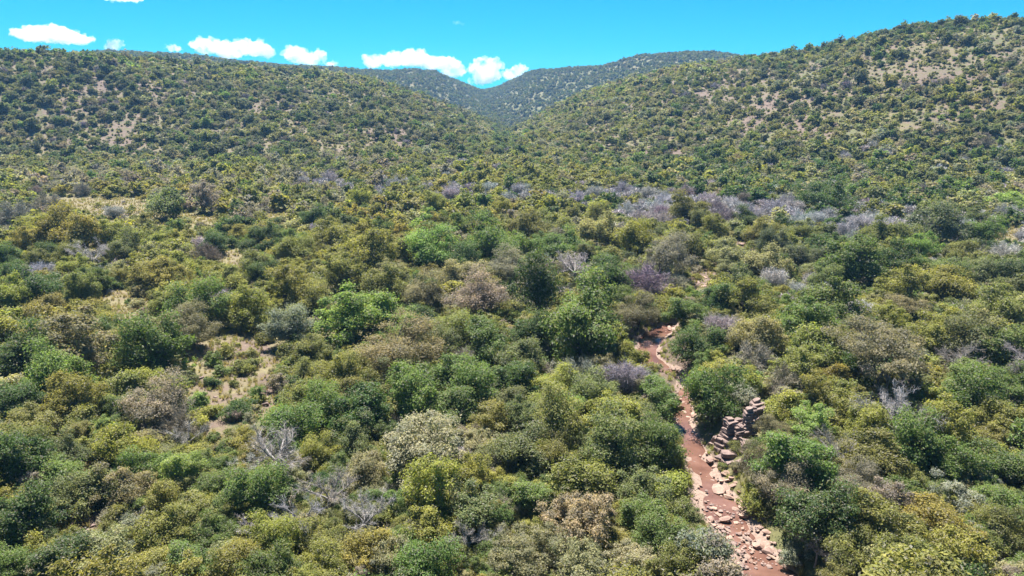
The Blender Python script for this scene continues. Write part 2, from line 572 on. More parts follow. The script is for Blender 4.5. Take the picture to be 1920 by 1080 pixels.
# form: height, height of crown centre (fraction), lobes, lobe radius, leaves per lobe, leaf size, under side (lowest lobe direction), trunk radius, stems
FORMS = {
    'round':    dict(H=.86, zc=.45, nl=58, rl=(.10, .17), nf=320, ls=0.0161, low=-.75, tr=.030, stems=1),
    'spread':   dict(H=.66, zc=.46, nl=64, rl=(.08, .14), nf=282, ls=0.0148, low=-.60, tr=.028, stems=2),
    'clumpy':   dict(H=.66, zc=.46, nl=90, rl=(.05, .10), nf=243, ls=0.0117, low=-.35, tr=.028, stems=2),
    'umbrella': dict(H=.60, zc=.58, nl=66, rl=(.06, .105), nf=333, ls=0.0091, low=-.12, tr=.024, stems=3),
    'feather':  dict(H=.74, zc=.46, nl=60, rl=(.08, .14), nf=346, ls=0.0100, low=-.35, tr=.026, stems=3),
    'loose':    dict(H=.88, zc=.50, nl=36, rl=(.08, .15), nf=294, ls=0.0161, low=-.75, tr=.026, stems=2, gap=1),
    'column':   dict(H=1.30, zc=.50, nl=44, rl=(.12, .19), nf=294, ls=0.0183, low=-.70, tr=.036, stems=1),
    'shrub':    dict(H=.66, zc=.30, nl=34, rl=(.12, .20), nf=269, ls=0.0226, low=-.35, tr=.018, stems=5),
    'scrub':    dict(H=.58, zc=.36, nl=22, rl=(.10, .18), nf=243, ls=0.0209, low=-.30, tr=.014, stems=5, gap=1),
}
LODS = [1.0, 0.26, 0.055, 0.013]                       # share of the leaves kept; the leaves grow to make up for it

def crown_shape(form, seed, lod):
    p = FORMS[form]
    rng = np.random.default_rng(seed * 101 + 3)
    H, zc = p['H'], p['H'] * p['zc']
    nl = p['nl']
    d = rdirs(rng, nl * 6)
    d = d[d[:, 2] > p['low']][:nl]
    nl = len(d)
    ph = np.arctan2(d[:, 1], d[:, 0])
    a = rng.uniform(0, 6.28, 3)
    wob = 1 + .18 * np.sin(ph + a[0]) + .17 * np.sin(2 * ph + a[1]) + .12 * np.sin(4 * ph + a[2])
    lr = p['rl'][0] * .7 + (p['rl'][1] * 1.12 - p['rl'][0] * .7) * rng.random(nl) ** 1.4
    k = np.where(rng.random(nl) < .72, rng.uniform(.78, 1.16, nl), rng.uniform(.35, .8, nl))
    if p.get('gap'):
        k *= rng.uniform(.8, 1.12, nl)
    # a crown is two to four domes grown into each other
    ns = int(rng.integers(2, 5))
    sa = rng.uniform(0, 6.28) + np.arange(ns) * 6.28 / ns + rng.uniform(-.5, .5, ns)
    sr = rng.uniform(.10, .24, ns)
    ssc, sh = rng.uniform(.52, .80, ns), rng.uniform(.68, 1.06, ns)
    sh[int(rng.integers(ns))] = 1.04
    sub = rng.integers(0, ns, nl)
    cx, cy2 = np.cos(sa) * sr, np.sin(sa) * sr
    horiz = (0.5 - lr * .7) * wob * k * ssc[sub]
    c = np.stack([cx[sub] + d[:, 0] * horiz, cy2[sub] + d[:, 1] * horiz, zc * (.55 + .45 * sh[sub]) + np.where(d[:, 2] > 0, (H * sh[sub] - zc * (.55 + .45 * sh[sub]) - lr * .7), zc * .85) * d[:, 2] * k * (0.78 + .40 * rng.random(nl))], 1)
    c[:, 2] = np.maximum(c[:, 2], lr * .7)
    # leaves
    nf = max(3, int(round(p['nf'] * LODS[lod])))
    ls = p['ls'] / math.sqrt(LODS[lod]) * (1.0 if lod == 0 else 0.92)
    li = np.repeat(np.arange(nl), nf)
    dd = rdirs(rng, len(li))
    flip = (dd[:, 2] < 0) & (rng.random(len(li)) < .62)
    dd[flip, 2] *= -1
    rr = lr[li] * rng.uniform(.55, 1.12, len(li))
    sq = np.array([1.08, 1.08, .82 if form != 'umbrella' else .5])
    pos = c[li] + dd * rr[:, None] * sq
    out = rng.random(len(li)) < .20                     # stray sprays that break the outline
    pos[out] += dd[out] * lr[li][out, None] * rng.uniform(.1, .75, (out.sum(), 1))
    pos[:, 2] = np.maximum(pos[:, 2], .012)
    nrm = unit(dd * .9 + rng.normal(size=dd.shape) * .62 + np.array([0, 0, .75]))
    v, f = leaf_quads(rng, pos, nrm, ls)
    lobe_v = rng.random(nl)
    lv = np.clip(.62 * rng.random(len(li)) + .38 * lobe_v[li], 0, 1)
    # limbs
    tr = Acc()
    stems = p['stems']
    order = np.argsort(-lr + rng.random(nl) * .05)[: (11 if lod == 0 else 6 if lod == 1 else 3)]
    bases = [np.array([rng.normal() * .02 * stems, rng.normal() * .02 * stems, -.05]) for _ in range(stems)]
    forks = [b * np.array([2.2, 2.2, 0]) + np.array([0, 0, zc * rng.uniform(.35, .65)]) for b in bases]
    rad0 = p['tr'] / math.sqrt(stems)
    sides = 6 if lod == 0 else 4 if lod == 1 else 3
    for b, fk in zip(bases, forks):
        tr.add(tube(bez(b, (b + fk) / 2 + rng.normal(size=3) * .012, fk, 5), np.linspace(rad0 * 1.25, rad0 * .8, 5), sides))
    for i, q in enumerate(order):
        fk = forks[i % stems]
        mid = (fk + c[q]) / 2 + np.array([0, 0, .05]) + rng.normal(size=3) * .025
        tr.add(tube(bez(fk, mid, c[q], 6), np.linspace(rad0 * .68, rad0 * .16, 6), max(3, sides - 1)))
    return (v, f, lv), tr.get()

def twig_shape(kind, seed, lod):
    """leafless plants. 'twiggy': a dense grey shrub; 'bare': a tree with pale limbs and thin twigs"""
    rng = np.random.default_rng(seed * 77 + 9)
    tr = Acc()
    tips, tdir = [], []
    if kind == 'twiggy':
        H, nb = .58, 16
        for i in range(nb):
            d = rdirs(rng, 1)[0]
            d[2] = abs(d[2]) * .8 + .12
            e = d * np.array([.46, .46, H]) * rng.uniform(.8, 1.0)
            pth = bez(np.array([0, 0, -.03]), e * .45 + np.array([0, 0, .1]), e, 6)
            tr.add(tube(pth, np.linspace(.010, .003, 6), 4 if lod == 0 else 3))
            for t in (2, 3, 4, 5):
                tips.append(pth[t])
                tdir.append(unit(pth[t] - np.array([0, 0, .05])))
        ntw, tl, tw = 7500, .085, .0026 if lod == 0 else .0042
    else:
        H = 1.05
        fk = np.array([rng.normal() * .03, rng.normal() * .03, H * rng.uniform(.26, .38)])
        tr.add(tube(bez(np.array([0, 0, -.05]), fk * .5 + rng.normal(size=3) * .02, fk, 5), np.linspace(.032, .024, 5), 6 if lod == 0 else 4))
        nlimb = 5
        for i in range(nlimb):
            ang = i * 6.28 / nlimb + rng.uniform(-.4, .4)
            el = rng.uniform(.35, 1.1)
            L = rng.uniform(.42, .60)
            d = np.array([math.cos(ang) * math.cos(el), math.sin(ang) * math.cos(el), math.sin(el)])
            e = fk + d * L
            pth = bez(fk, fk + d * L * .5 + rng.normal(size=3) * .07, e, 7)
            tr.add(tube(pth, np.linspace(.019, .006, 7), 5 if lod == 0 else 3))
            for t in (2, 3, 4, 5, 6):
                for q in range(2):
                    d2 = unit(d + rng.normal(size=3) * .75 + np.array([0, 0, .25]))
                    L2 = rng.uniform(.14, .26)
                    p2 = bez(pth[t], pth[t] + d2 * L2 * .5 + rng.normal(size=3) * .025, pth[t] + d2 * L2, 5)
                    tr.add(tube(p2, np.linspace(.0085, .0028, 5), 4 if lod == 0 else 3))
                    for w in (1, 2, 3, 4):
                        tips.append(p2[w])
                        tdir.append(d2)
        ntw, tl, tw = 4200, .062, .0015 if lod == 0 else .0022
    tips, tdir = np.array(tips), np.array(tdir)
    keep = [1, .4, .12, .035][lod]
    n = int(ntw * keep)
    i = rng.integers(0, len(tips), n)
    d = unit(tdir[i] + rng.normal(size=(n, 3)) * .6)
    s = tips[i] + rng.normal(size=(n, 3)) * (.045 if kind == 'twiggy' else .02)
    # a second generation springs from the first twigs
    half = n // 2
    s[half:] = s[:n - half] + d[:n - half] * tl * rng.uniform(.3, 1, (n - half, 1))
    d[half:] = unit(d[:n - half] + rng.normal(size=(n - half, 3)) * .7)
    L = tl * rng.uniform(.6, 1.4, (n, 1))
    wv = unit(np.cross(d, rng.normal(size=(n, 3)))) * tw / math.sqrt(keep) * rng.uniform(.6, 1.2, (n, 1))
    v = np.stack([s - wv, s + wv, s + d * L + wv * .4, s + d * L - wv * .4], 1)
    v[..., 2] = np.maximum(v[..., 2], .004)
    f = np.arange(4 * n).reshape(-1, 4)
    return (v.reshape(-1, 3), f, rng.random(n)), tr.get()

NVAR = {'round': 4, 'spread': 4, 'clumpy': 3, 'umbrella': 3, 'feather': 3, 'loose': 3, 'column': 2, 'shrub': 4, 'scrub': 3, 'twiggy': 3, 'bare': 4}
FORM_LIST = list(NVAR)
HEIGHT = {k: FORMS[k]['H'] for k in FORMS}
HEIGHT.update(twiggy=.62, bare=1.1)
_shape_cache = {}
def shapes(form, var, lod):
    k = (form, var, lod)
    if k not in _shape_cache:
        seed = FORM_LIST.index(form) * 10 + var
        _shape_cache[k] = crown_shape(form, seed, lod) if form in FORMS else twig_shape(form, seed, lod)
    return _shape_cache[k]

_mesh_cache = {}
def part_meshes(form, var):
    """crown mesh and trunk mesh of a near plant"""
    k = (form, var)
    if k not in _mesh_cache:
        (v, f, lv), (tv, tf) = shapes(form, var, 0)
        me = bpy.data.meshes.new(form + "_crown")
        set_mesh(me, v, f)
        add_attr(me, "lv", lv.astype(np.float32), 'FACE')
        me.materials.append(M_LEAF if form in FORMS else M_TWIG)
        mt = bpy.data.meshes.new(form + "_trunk")
        set_mesh(mt, tv, tf, True)
        mt.materials.append(M_PALE if form == 'bare' else M_BARK)
        _mesh_cache[k] = (me, mt)
    return _mesh_cache[k]

# plants for the masses: crown and trunk in one mesh, kept out of the scene, drawn by geometry nodes
proto_col = bpy.data.collections.new("plant_forms")
PROTO = {}
def proto_index(form, var, lod):
    return PROTO[(form, var, lod)]
def build_protos():
    keys = [(fo, v, lod) for fo in FORM_LIST for v in range(NVAR[fo]) for lod in (0, 1, 2, 3) if not (lod == 3 and v > 1)]
    for i, (fo, v, lod) in enumerate(keys):
        me = bpy.data.meshes.new("plant_form")
        (cv, cf, lv), (tv, tf) = shapes(fo, v, lod)
        set_mesh(me, np.concatenate([cv, tv]), np.concatenate([cf, tf + len(cv)]))
        add_attr(me, "lv", np.concatenate([lv, np.full(len(tf), .5)]).astype(np.float32), 'FACE')
        me.materials.append(M_LEAF if fo in FORMS else M_TWIG)
        me.materials.append(M_PALE if fo == 'bare' else M_BARK)
        me.polygons.foreach_set("material_index", np.concatenate([np.zeros(len(cf), np.int32), np.ones(len(tf), np.int32)]))
        o = bpy.data.objects.new("plant_form_%03d" % i, me)
        proto_col.objects.link(o)
        PROTO[(fo, v, lod)] = i
build_protos()

def instancer(name, collection, pts, idx, rotz, scl, tint, tilt=None):
    """one object whose geometry nodes draw a plant at every vertex"""
    n = len(pts)
    me = bpy.data.meshes.new(name)
    me.vertices.add(n)
    me.vertices.foreach_set("co", np.asarray(pts, np.float32).ravel())
    add_attr(me, "idx", np.asarray(idx, np.int32), 'POINT', 'INT')
    rot = np.zeros((n, 3), np.float32)
    if tilt is not None:
        rot[:, :2] = tilt
    rot[:, 2] = rotz
    add_attr(me, "rot", rot, 'POINT', 'FLOAT_VECTOR')
    add_attr(me, "scl", np.asarray(scl, np.float32), 'POINT', 'FLOAT_VECTOR')
    t4 = np.ones((n, 4), np.float32)
    t4[:, :3] = tint
    add_attr(me, "tint", t4, 'POINT', 'FLOAT_COLOR')
    o = bpy.data.objects.new(name, me)
    ng = bpy.data.node_groups.new(name, 'GeometryNodeTree')
    ng.interface.new_socket("Geometry", in_out='INPUT', socket_type='NodeSocketGeometry')
    ng.interface.new_socket("Geometry", in_out='OUTPUT', socket_type='NodeSocketGeometry')
    N, L = ng.nodes, ng.links
    gi, go = N.new("NodeGroupInput"), N.new("NodeGroupOutput")
    ci = N.new("GeometryNodeCollectionInfo")
    ci.inputs[0].default_value = collection
    ci.inputs[1].default_value = True
    ci.inputs[2].default_value = True
    ip = N.new("GeometryNodeInstanceOnPoints")
    def named(nm, t):
        k = N.new("GeometryNodeInputNamedAttribute")
        k.data_type = t
        k.inputs[0].default_value = nm
        return k.outputs[0]
    L.new(gi.outputs[0], ip.inputs["Points"])
    L.new(ci.outputs[0], ip.inputs["Instance"])
    ip.inputs["Pick Instance"].default_value = True
    L.new(named("idx", 'INT'), ip.inputs["Instance Index"])
    er = N.new("FunctionNodeEulerToRotation")
    L.new(named("rot", 'FLOAT_VECTOR'), er.inputs[0])
    L.new(er.outputs[0], ip.inputs["Rotation"])
    L.new(named("scl", 'FLOAT_VECTOR'), ip.inputs["Scale"])
    L.new(ip.outputs[0], go.inputs[0])
    md = o.modifiers.new("scatter", 'NODES')
    md.node_group = ng
    return link(o)

# ------------------------------------------------------------------ foliage colours
PAL = {
    'dg': ((0.040, 0.074, 0.022), "dark green"),
    'mg': ((0.072, 0.114, 0.032), "mid green"),
    'og': ((0.115, 0.126, 0.042), "olive green"),
    'yg': ((0.150, 0.160, 0.036), "yellow-green"),
    'ol': ((0.148, 0.142, 0.040), "mustard yellow"),
    'lg': ((0.118, 0.182, 0.056), "fresh light green"),
    'bg': ((0.088, 0.108, 0.056), "blue-green"),
    'bf': ((0.275, 0.245, 0.155), "buff"),
    'kg': ((0.230, 0.225, 0.110), "khaki green"),
    'br': ((0.170, 0.148, 0.088), "brownish"),
    'gb': ((0.215, 0.192, 0.155), "grey-brown"),
    'sg': ((0.200, 0.215, 0.165), "silver-green"),
    'gy': ((0.335, 0.322, 0.332), "lilac grey"),
    'gw': ((0.290, 0.268, 0.258), "pale grey"),
    'pu': ((0.235, 0.195, 0.230), "purplish grey"),
    'hd': ((0.056, 0.070, 0.052), "dark blue-green"),
}

def foliage(c):
    a = np.array(PAL[c][0])
    if c in ('bf', 'gb', 'sg', 'gy', 'gw', 'br', 'pu', 'kg'):
        return a * 1.22
    a = a * np.array([1.78, 1.70, 1.02])
    return a + (a.mean() - a) * .10


# the plants one can pick out: column and row of the crown's middle, crown width in picture pixels, form, colour
HERO = """
30 745 90 round dg|62 792 92 loose og|135 755 105 spread ol|295 758 130 feather gb|333 797 85 twiggy gb|366 757 46 shrub lg|452 763 54 shrub dg|545 805 112 round mg|597 855 66 round yg|453 825 56 shrub ol
464 866 60 bare gw|362 848 66 shrub yg|338 888 78 round lg|235 856 108 spread yg|110 884 112 spread mg|30 872 112 round dg|150 926 108 spread bg|246 914 92 loose br|306 936 62 column ol|312 996 110 spread ol
380 958 84 round og|432 946 82 spread mg|482 926 100 round mg|612 918 92 bare gw|570 966 84 bare gy|466 986 52 bare gy|510 1006 92 round yg|596 1006 96 spread og|50 990 112 round dg|112 1044 116 round dg
18 942 70 shrub yg|196 1042 116 spread kg|290 1052 96 spread ol|362 1046 92 round mg|432 1052 94 round yg|240 976 54 shrub sg|10 1060 80 round mg|520 1068 96 spread mg|610 1072 90 round yg
686 776 108 round dg|664 832 84 loose bg|787 836 176 clumpy bf|684 884 92 spread kg|905 826 78 clumpy bf|985 842 110 round bg|842 762 112 spread mg|884 728 100 round mg|780 748 104 round mg|946 760 88 spread bg
1002 766 66 shrub og|1054 800 86 column og|1150 778 108 spread yg|1150 838 120 round bg|1074 856 64 loose yg|1046 858 74 round og|1092 908 130 spread og|886 896 80 loose yg|954 910 52 shrub yg|1006 932 88 round mg
890 952 118 loose bg|966 956 46 loose br|686 966 92 bare gy|810 986 96 loose yg|692 1026 100 spread ol|800 1066 112 round mg|740 1052 84 loose kg|876 1014 58 bare gw|926 1004 56 bare gw|985 1032 118 clumpy kg
1092 976 146 clumpy bf|1092 1052 140 clumpy kg|1206 972 86 round mg|1186 1052 106 clumpy bf|1242 1008 92 round mg|1266 1066 90 loose og|1208 762 62 shrub bg|1246 746 84 round mg|1236 842 92 round mg|1196 912 92 loose bg
1258 906 84 shrub yg|1262 958 70 shrub og|1335 748 104 round mg|1388 732 60 shrub sg|1448 806 56 feather br|1424 876 84 feather br|1466 766 74 shrub yg|1516 792 86 loose lg|1682 786 110 bare gw|1492 866 120 round mg
1560 840 66 bare gw|1478 920 108 feather gb|1532 968 136 round dg|1614 804 86 round yg|1640 852 122 spread og|1712 842 110 round mg|1770 800 102 loose yg|1880 790 100 spread ol|1832 744 104 round mg|1790 872 110 spread mg
1884 866 92 round mg|1800 930 84 loose sg|1662 942 84 loose gb|1872 934 92 spread mg|1746 976 130 spread ol|1656 986 112 round og|1590 1032 100 spread og|1702 1052 112 spread og|1794 1040 112 loose yg|1530 1032 64 bare gy
1490 1044 56 scrub sg|1312 1036 124 scrub sg|1880 990 86 round og|1420 940 60 shrub yg|1408 856 34 shrub og|1382 876 28 scrub kg|1356 872 24 scrub og|1380 786 26 shrub mg
30 402 70 twiggy gb|84 386 58 twiggy gb|112 432 96 spread ol|152 444 92 spread ol|60 436 82 spread yg|204 444 72 loose yg|212 396 44 twiggy gy|266 412 46 loose og|310 386 78 shrub bg|384 372 60 loose gb
170 472 62 bare gy|206 514 50 umbrella kg|232 466 58 round bg|62 532 98 spread dg|150 548 64 round og|12 482 52 round dg|24 556 80 spread yg|84 578 78 spread ol|280 512 92 spread ol|332 492 74 loose yg
386 476 54 twiggy gb|500 440 54 spread dg|464 458 34 shrub dg|546 536 92 loose yg|470 582 100 spread yg|376 582 92 round mg|342 614 108 feather br|104 622 112 spread ol|164 602 80 spread ol|204 618 64 round mg
30 662 126 round dg|148 656 132 loose br|286 654 108 round mg|540 616 82 round sg|562 664 66 shrub og|670 596 132 spread lg|114 698 104 round lg|396 716 28 shrub dg|602 660 60 round og|640 700 96 spread og
806 466 86 round lg|690 480 104 spread ol|620 440 80 spread ol|790 424 42 shrub lg|880 472 52 round hd|922 456 108 spread mg|962 496 92 feather gb|1080 496 78 bare gy|1060 458 82 spread mg|1132 496 54 round mg
790 552 98 feather br|906 552 122 feather gb|1006 556 94 column dg|1090 612 150 round mg|1000 626 76 round dg|750 652 150 feather br|850 618 82 round og|922 642 100 round mg|1210 528 94 twiggy pu|1246 490 94 feather gb
1200 452 82 spread yg|1142 524 82 round dg|1248 572 60 shrub yg|1194 592 84 feather br|870 676 76 twiggy gb|972 676 102 spread bg|838 706 112 spread mg|1086 702 90 twiggy sg|1172 712 88 twiggy gy|1040 716 72 round yg
1294 396 62 round og|1346 408 62 twiggy pu|1517 406 22 column dg|1550 372 80 spread dg|1750 416 98 round hd|1840 432 58 round mg|1900 376 58 shrub lg|1490 472 42 round hd|1556 470 50 round dg|1610 464 26 column dg
1602 500 104 round mg|1690 490 84 spread dg|1726 464 56 loose lg|1770 530 104 spread yg|1692 548 90 loose og|1492 542 48 twiggy gy|1852 508 72 round bg|1900 512 70 round dg|1562 578 126 spread mg|1518 616 118 spread mg
1700 580 92 umbrella br|1662 692 186 umbrella br|1620 632 66 umbrella br|1784 604 92 loose yg|1340 562 62 round dg|1378 560 60 round dg|1352 530 42 shrub yg|1306 650 84 round dg|1420 636 92 spread kg|1412 668 84 twiggy gb
1500 694 92 loose og|1562 704 54 shrub ol|1822 642 100 round bg|1886 664 96 round mg|1470 706 86 twiggy gb|1350 612 80 twiggy gy|1346 690 70 loose yg|1580 650 84 loose og|1870 580 96 spread og|1740 640 84 loose yg
560 760 78 loose og|610 770 86 round mg|640 740 80 spread og|760 700 70 loose kg|700 720 74 spread og|1110 740 90 round bg|1060 760 72 round og|1290 800 0 shrub og|220 560 0 shrub og|430 520 76 loose og
480 500 74 spread og|560 470 80 spread og|640 520 86 loose og|720 540 84 spread og|590 560 72 round og|660 640 0 shrub og|860 510 78 spread kg|1010 500 74 twiggy gb|1130 440 78 spread kg|980 430 80 spread og
1290 460 82 loose og|1360 480 70 spread kg|1430 440 62 spread og|1440 500 80 spread kg|1400 560 86 loose og|1440 590 76 spread og|1290 530 0 loose og|1660 440 74 spread og|1800 470 64 spread og|1880 470 60 twiggy gy
"""
heroes = []
for line in HERO.strip().splitlines():
    for e in line.split("|"):
        a = e.split()
        if float(a[2]) > 0:
            heroes.append((float(a[0]), float(a[1]), float(a[2]), a[3], a[4]))

def place_by_view(px, py, w, form):
    """ground position and crown width (m) of a plant whose crown middle is seen at a pixel"""
    hc = 3.0
    W = 5.0
    x, y, z = ray(px, py)
    t = 80.0
    for _ in range(14):
        lo, hi = 20.0, 900.0
        g = float(floor_z(np.array(t)))
        # march
        ts = np.linspace(25, 420, 400)
        zz = CAM_H + z * ts - ground_z(x * ts, y * ts) - hc
        k = np.argmax(zz < 0)
        t = ts[k] if k == 0 else ts[k - 1] + (ts[k] - ts[k - 1]) * zz[k - 1] / (zz[k - 1] - zz[k])
        W2 = w * t / FPX
        hc2 = HEIGHT[form] * W2 * 0.5
        if abs(hc2 - hc) < 0.02:
            break
        hc, W = hc2, W2
    return float(x * t), float(y * t), float(W2)

plants = []      # dicts: x, y, W, form, var, color, hero
for i, (px, py, w, form, c) in enumerate(heroes):
    x, y, W = place_by_view(px, py, w, form)
    W *= 1.10
    plants.append(dict(x=x, y=y, W=W, form=form, c=c, hero=True))

# ------------------------------------------------------------------ the rest of the valley's plants
ZONES = {
    'near':  dict(og=.22, mg=.28, dg=.13, yg=.12, bg=.09, kg=.05, gb=.03, gw=.02, ol=.03, lg=.03),
    'left':  dict(ol=.20, yg=.18, og=.25, mg=.08, kg=.12, gb=.05, gy=.05, bg=.05, dg=.02),
    'right': dict(og=.22, mg=.17, dg=.10, kg=.13, yg=.09, gy=.09, bg=.12, gb=.06, hd=.02),
    'band':  dict(gy=.80, pu=.04, dg=.08, og=.04, bg=.04),
    'hill':  dict(og=.32, kg=.27, sg=.06, mg=.10, gb=.11, yg=.06, bg=.04, lg=.012, br=.02),
    'hill_left':  dict(og=.25, kg=.18, gb=.15, bg=.14, mg=.12, sg=.07, hd=.07, lg=.012),
    'ravine': dict(dg=.3, bg=.3, mg=.3, og=.1),
    'foot': dict(dg=.35, bg=.25, hd=.25, mg=.15),
    'dark':  dict(hd=.52, dg=.12, pu=.10, br=.12, gb=.08, bg=.06),
    'low':   dict(kg=.20, og=.28, gb=.10, yg=.16, sg=.06, mg=.17, gy=.03),
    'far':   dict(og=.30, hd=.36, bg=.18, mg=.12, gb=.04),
}
FORM_OF = {'gy': ['twiggy', 'twiggy', 'twiggy'], 'pu': ['twiggy'], 'gw': ['bare'], 'gb': ['feather', 'twiggy', 'loose'], 'br': ['feather', 'umbrella'], 'hd': ['round', 'spread'], 'dg': ['round', 'round', 'spread'],
           'ol': ['spread', 'loose', 'shrub'], 'yg': ['spread', 'loose', 'shrub'], 'og': ['spread', 'round', 'loose', 'shrub'], 'mg': ['round', 'spread', 'loose'], 'lg': ['round', 'loose'], 'bg': ['round', 'spread', 'loose'],
           'kg': ['spread', 'loose', 'shrub', 'scrub'], 'sg': ['loose', 'scrub'], 'bf': ['clumpy']}
def pick(rng, d):
    ks = list(d)
    w = np.array([d[k] for k in ks])
    return ks[rng.choice(len(ks), p=w / w.sum())]
def zone_of(px, py, r, rng):
    band_row = 350 + (px - 600) * 0.060 if px > 560 else 283
    if px > 1150 and abs(py - band_row - 10) < 27 + 6 * math.sin(px / 60) and rng.random() < .92:
        return 'band'
    if 560 < px <= 1150 and abs(py - band_row) < 13 and rng.random() < .5:
        return 'band'
    if px < 300 and abs(py - 277) < 7 and rng.random() < .2:
        return 'band'
    if r < 112:
        return 'near'
    if px < 860 or (px < 1150 and py < 420):
        return 'left'
    return 'right'

cell = {}
def cell_add(p, R2):
    cell.setdefault((int(p['x'] // 6), int(p['y'] // 6)), []).append((p['x'], p['y'], R2))
def crowded(x, y, rr):
    cx, cyy = int(x // 6), int(y // 6)
    for i in range(cx - 2, cx + 3):
        for j in range(cyy - 2, cyy + 3):
            for (ax, ay, ar) in cell.get((i, j), ()):
                if (ax - x) ** 2 + (ay - y) ** 2 < (ar + rr) ** 2:
                    return True
    return False
for p in plants:
    cell_add(p, p['W'] * .40)

hero_pts = np.array([(p['x'], p['y']) for p in plants])
rng = np.random.default_rng(21)
ncand = 26000
rc = np.sqrt(rng.uniform(30 ** 2, 330 ** 2, ncand))
tc_ = rng.uniform(-rad(50), rad(50), ncand)
# the largest crowns are tried first
Wc = np.sort(rng.choice([2.6, 3.2, 3.8, 4.4, 5.2, 6.2], ncand, p=[.2, .22, .22, .18, .12, .06]) * rng.uniform(.85, 1.15, ncand))[::-1]
xc, yc = rc * np.sin(tc_), rc * np.cos(tc_)
zc_ = ground_z(xc, yc)
pxc, pyc, _ = project(xc, yc, zc_)
clc, _ = clearing(pxc, pyc)
sdc, _ = stream_dist(xc, yc)
fill = []
for i in range(ncand):
    W, x, y = Wc[i], xc[i], yc[i]
    if sdc[i] < W * .30 - .2:
        continue
    if clc[i] > .35 and (W > 3 or rng.random() < .85):
        continue
    tight = .30 if rc[i] < 105 else (.42 if pxc[i] < 1000 else .37)
    if crowded(x, y, W * tight):
        continue
    # hidden crowns would cover an open place or the stream: look where the crown itself falls in the picture
    blocks = 0
    for hh, side in ((.35, 0), (.6, 0), (.4, -.35), (.4, .35)):
        pxt, pyt, dep = project(x + side * W, y, zc_[i] + W * hh)
        blocks = max(blocks, float(clearing(pxt, pyt)[0]))
    if blocks > .5 and rc[i] < 270 and rng.random() < (.93 if W > 2.6 else .7):
        continue
    z = zone_of(pxc[i], pyc[i], rc[i], rng)
    if z in ('near', 'left', 'right') and rng.random() < .35:
        k = int(np.argmin((hero_pts[:, 0] - x) ** 2 + (hero_pts[:, 1] - y) ** 2))
        c = plants[k]['c']
        if c in ('bf', 'lg', 'br', 'gw', 'pu'):
            c = pick(rng, ZONES[z])
    else:
        c = pick(rng, ZONES[z])
    form = FORM_OF[c][rng.integers(len(FORM_OF[c]))]
    if W < 3.2 and form in ('spread', 'round', 'umbrella', 'feather'):
        form = 'shrub'
    if z == 'band' and form == 'twiggy':
        W *= 1.15
    p = dict(x=x, y=y, W=W, form=form, c=c, hero=False)
    fill.append(p)
    cell_add(p, W * tight)
plants += fill

prng = np.random.default_rng(31)
xs, ys = np.array([p['x'] for p in plants]), np.array([p['y'] for p in plants])
zs = ground_z(xs, ys)
for p, z in zip(plants, zs):
    p['z'] = float(z)
    p['var'] = int(prng.integers(NVAR[p['form']]))
    p['rot'] = float(prng.uniform(0, 6.28))
    base = foliage(p['c'])
    p['tint'] = base * prng.uniform(.84, 1.18) * prng.uniform(.93, 1.07, 3)
    p['hs'] = float(prng.uniform(.82, 1.16))
    p['sx'] = float(prng.uniform(.86, 1.16))
    p['tilt'] = prng.normal(size=2) * .05
    px, py, dep = project(p['x'], p['y'], p['z'] + p['W'] * HEIGHT[p['form']] * p['hs'] * .5)
    p['px'], p['py'], p['dep'] = float(px), float(py), float(dep)
    p['pw'] = p['W'] * FPX / p['dep']
    p['r'] = math.hypot(p['x'], p['y'])

# how much of each plant shows: crowns drawn as ellipses on a small picture, nearest first
GW, GH = 480, 270
taken = np.zeros((GH, GW), bool)
for p in sorted(plants, key=lambda q: q['dep']):
    a = p['pw'] / 8 * .92
    b = a * max(.45, HEIGHT[p['form']] * .85)
    cx, cyy = p['px'] / 4, p['py'] / 4
    x0, x1, y0, y1 = int(max(cx - a, 0)), int(min(cx + a + 1, GW)), int(max(cyy - b, 0)), int(min(cyy + b + 1, GH))
    p['vis'] = 0
    if x1 <= x0 or y1 <= y0 or p['dep'] < 5:
        continue
    yy, xx = np.mgrid[y0:y1, x0:x1]
    m = ((xx + .5 - cx) / a) ** 2 + ((yy + .5 - cyy) / b) ** 2 < 1
    sub = taken[y0:y1, x0:x1]
    p['vis'] = int((m & ~sub).sum())
    if p['form'] not in ('bare',):
        sub |= m

LEAFLESS = ('bare', 'twiggy')
def choose(test, n):
    q = [p for p in plants if test(p) and p['vis'] > 14]
    q.sort(key=lambda p: -p['vis'] * (1.6 if p['hero'] else 1.0))
    return q[:n]
single = choose(lambda p: p['form'] not in LEAFLESS, 300) + choose(lambda p: p['form'] == 'twiggy', 70) + choose(lambda p: p['form'] == 'bare', 40)
for p in plants:
    p['single'] = False
for p in single:
    p['single'] = True

# ------------------------------------------------------------------ words that say which plant is which
LANDMARKS = [(787, 836, "the big buff-crowned tree"), (1390, 790, "the layered pink cliff"), (1215, 660, "the upper red pool"), (1662, 692, "the great brown umbrella tree"), (670, 596, "the bright green spreading tree"),
             (440, 690, "the stony clearing"), (750, 652, "the big brown feathery tree"), (1090, 612, "the tallest green tree"), (1430, 1050, "the lower red pool"), (206, 514, "the small flat-topped tree"),
             (180, 985, "the dark boulder hollow"), (464, 866, "the fallen white branches"), (1330, 900, "the stony rapids"), (240, 392, "the dry grass clearing"), (905, 552, "the grey-brown feathery tree"),
             (1346, 408, "the purplish dome shrub"), (806, 466, "the pale green round tree"), (1517, 406, "the slim dark column tree"), (1770, 530, "the bright yellow-green tree"), (1092, 976, "the wide buff tree"),
             (1320, 530, "the pink rock patch"), (1532, 968, "the big shadowed tree"), (60, 532, "the low dark spreading tree"), (1880, 1062, "the corner clearing"), (620, 920, "the pale dead tree")]
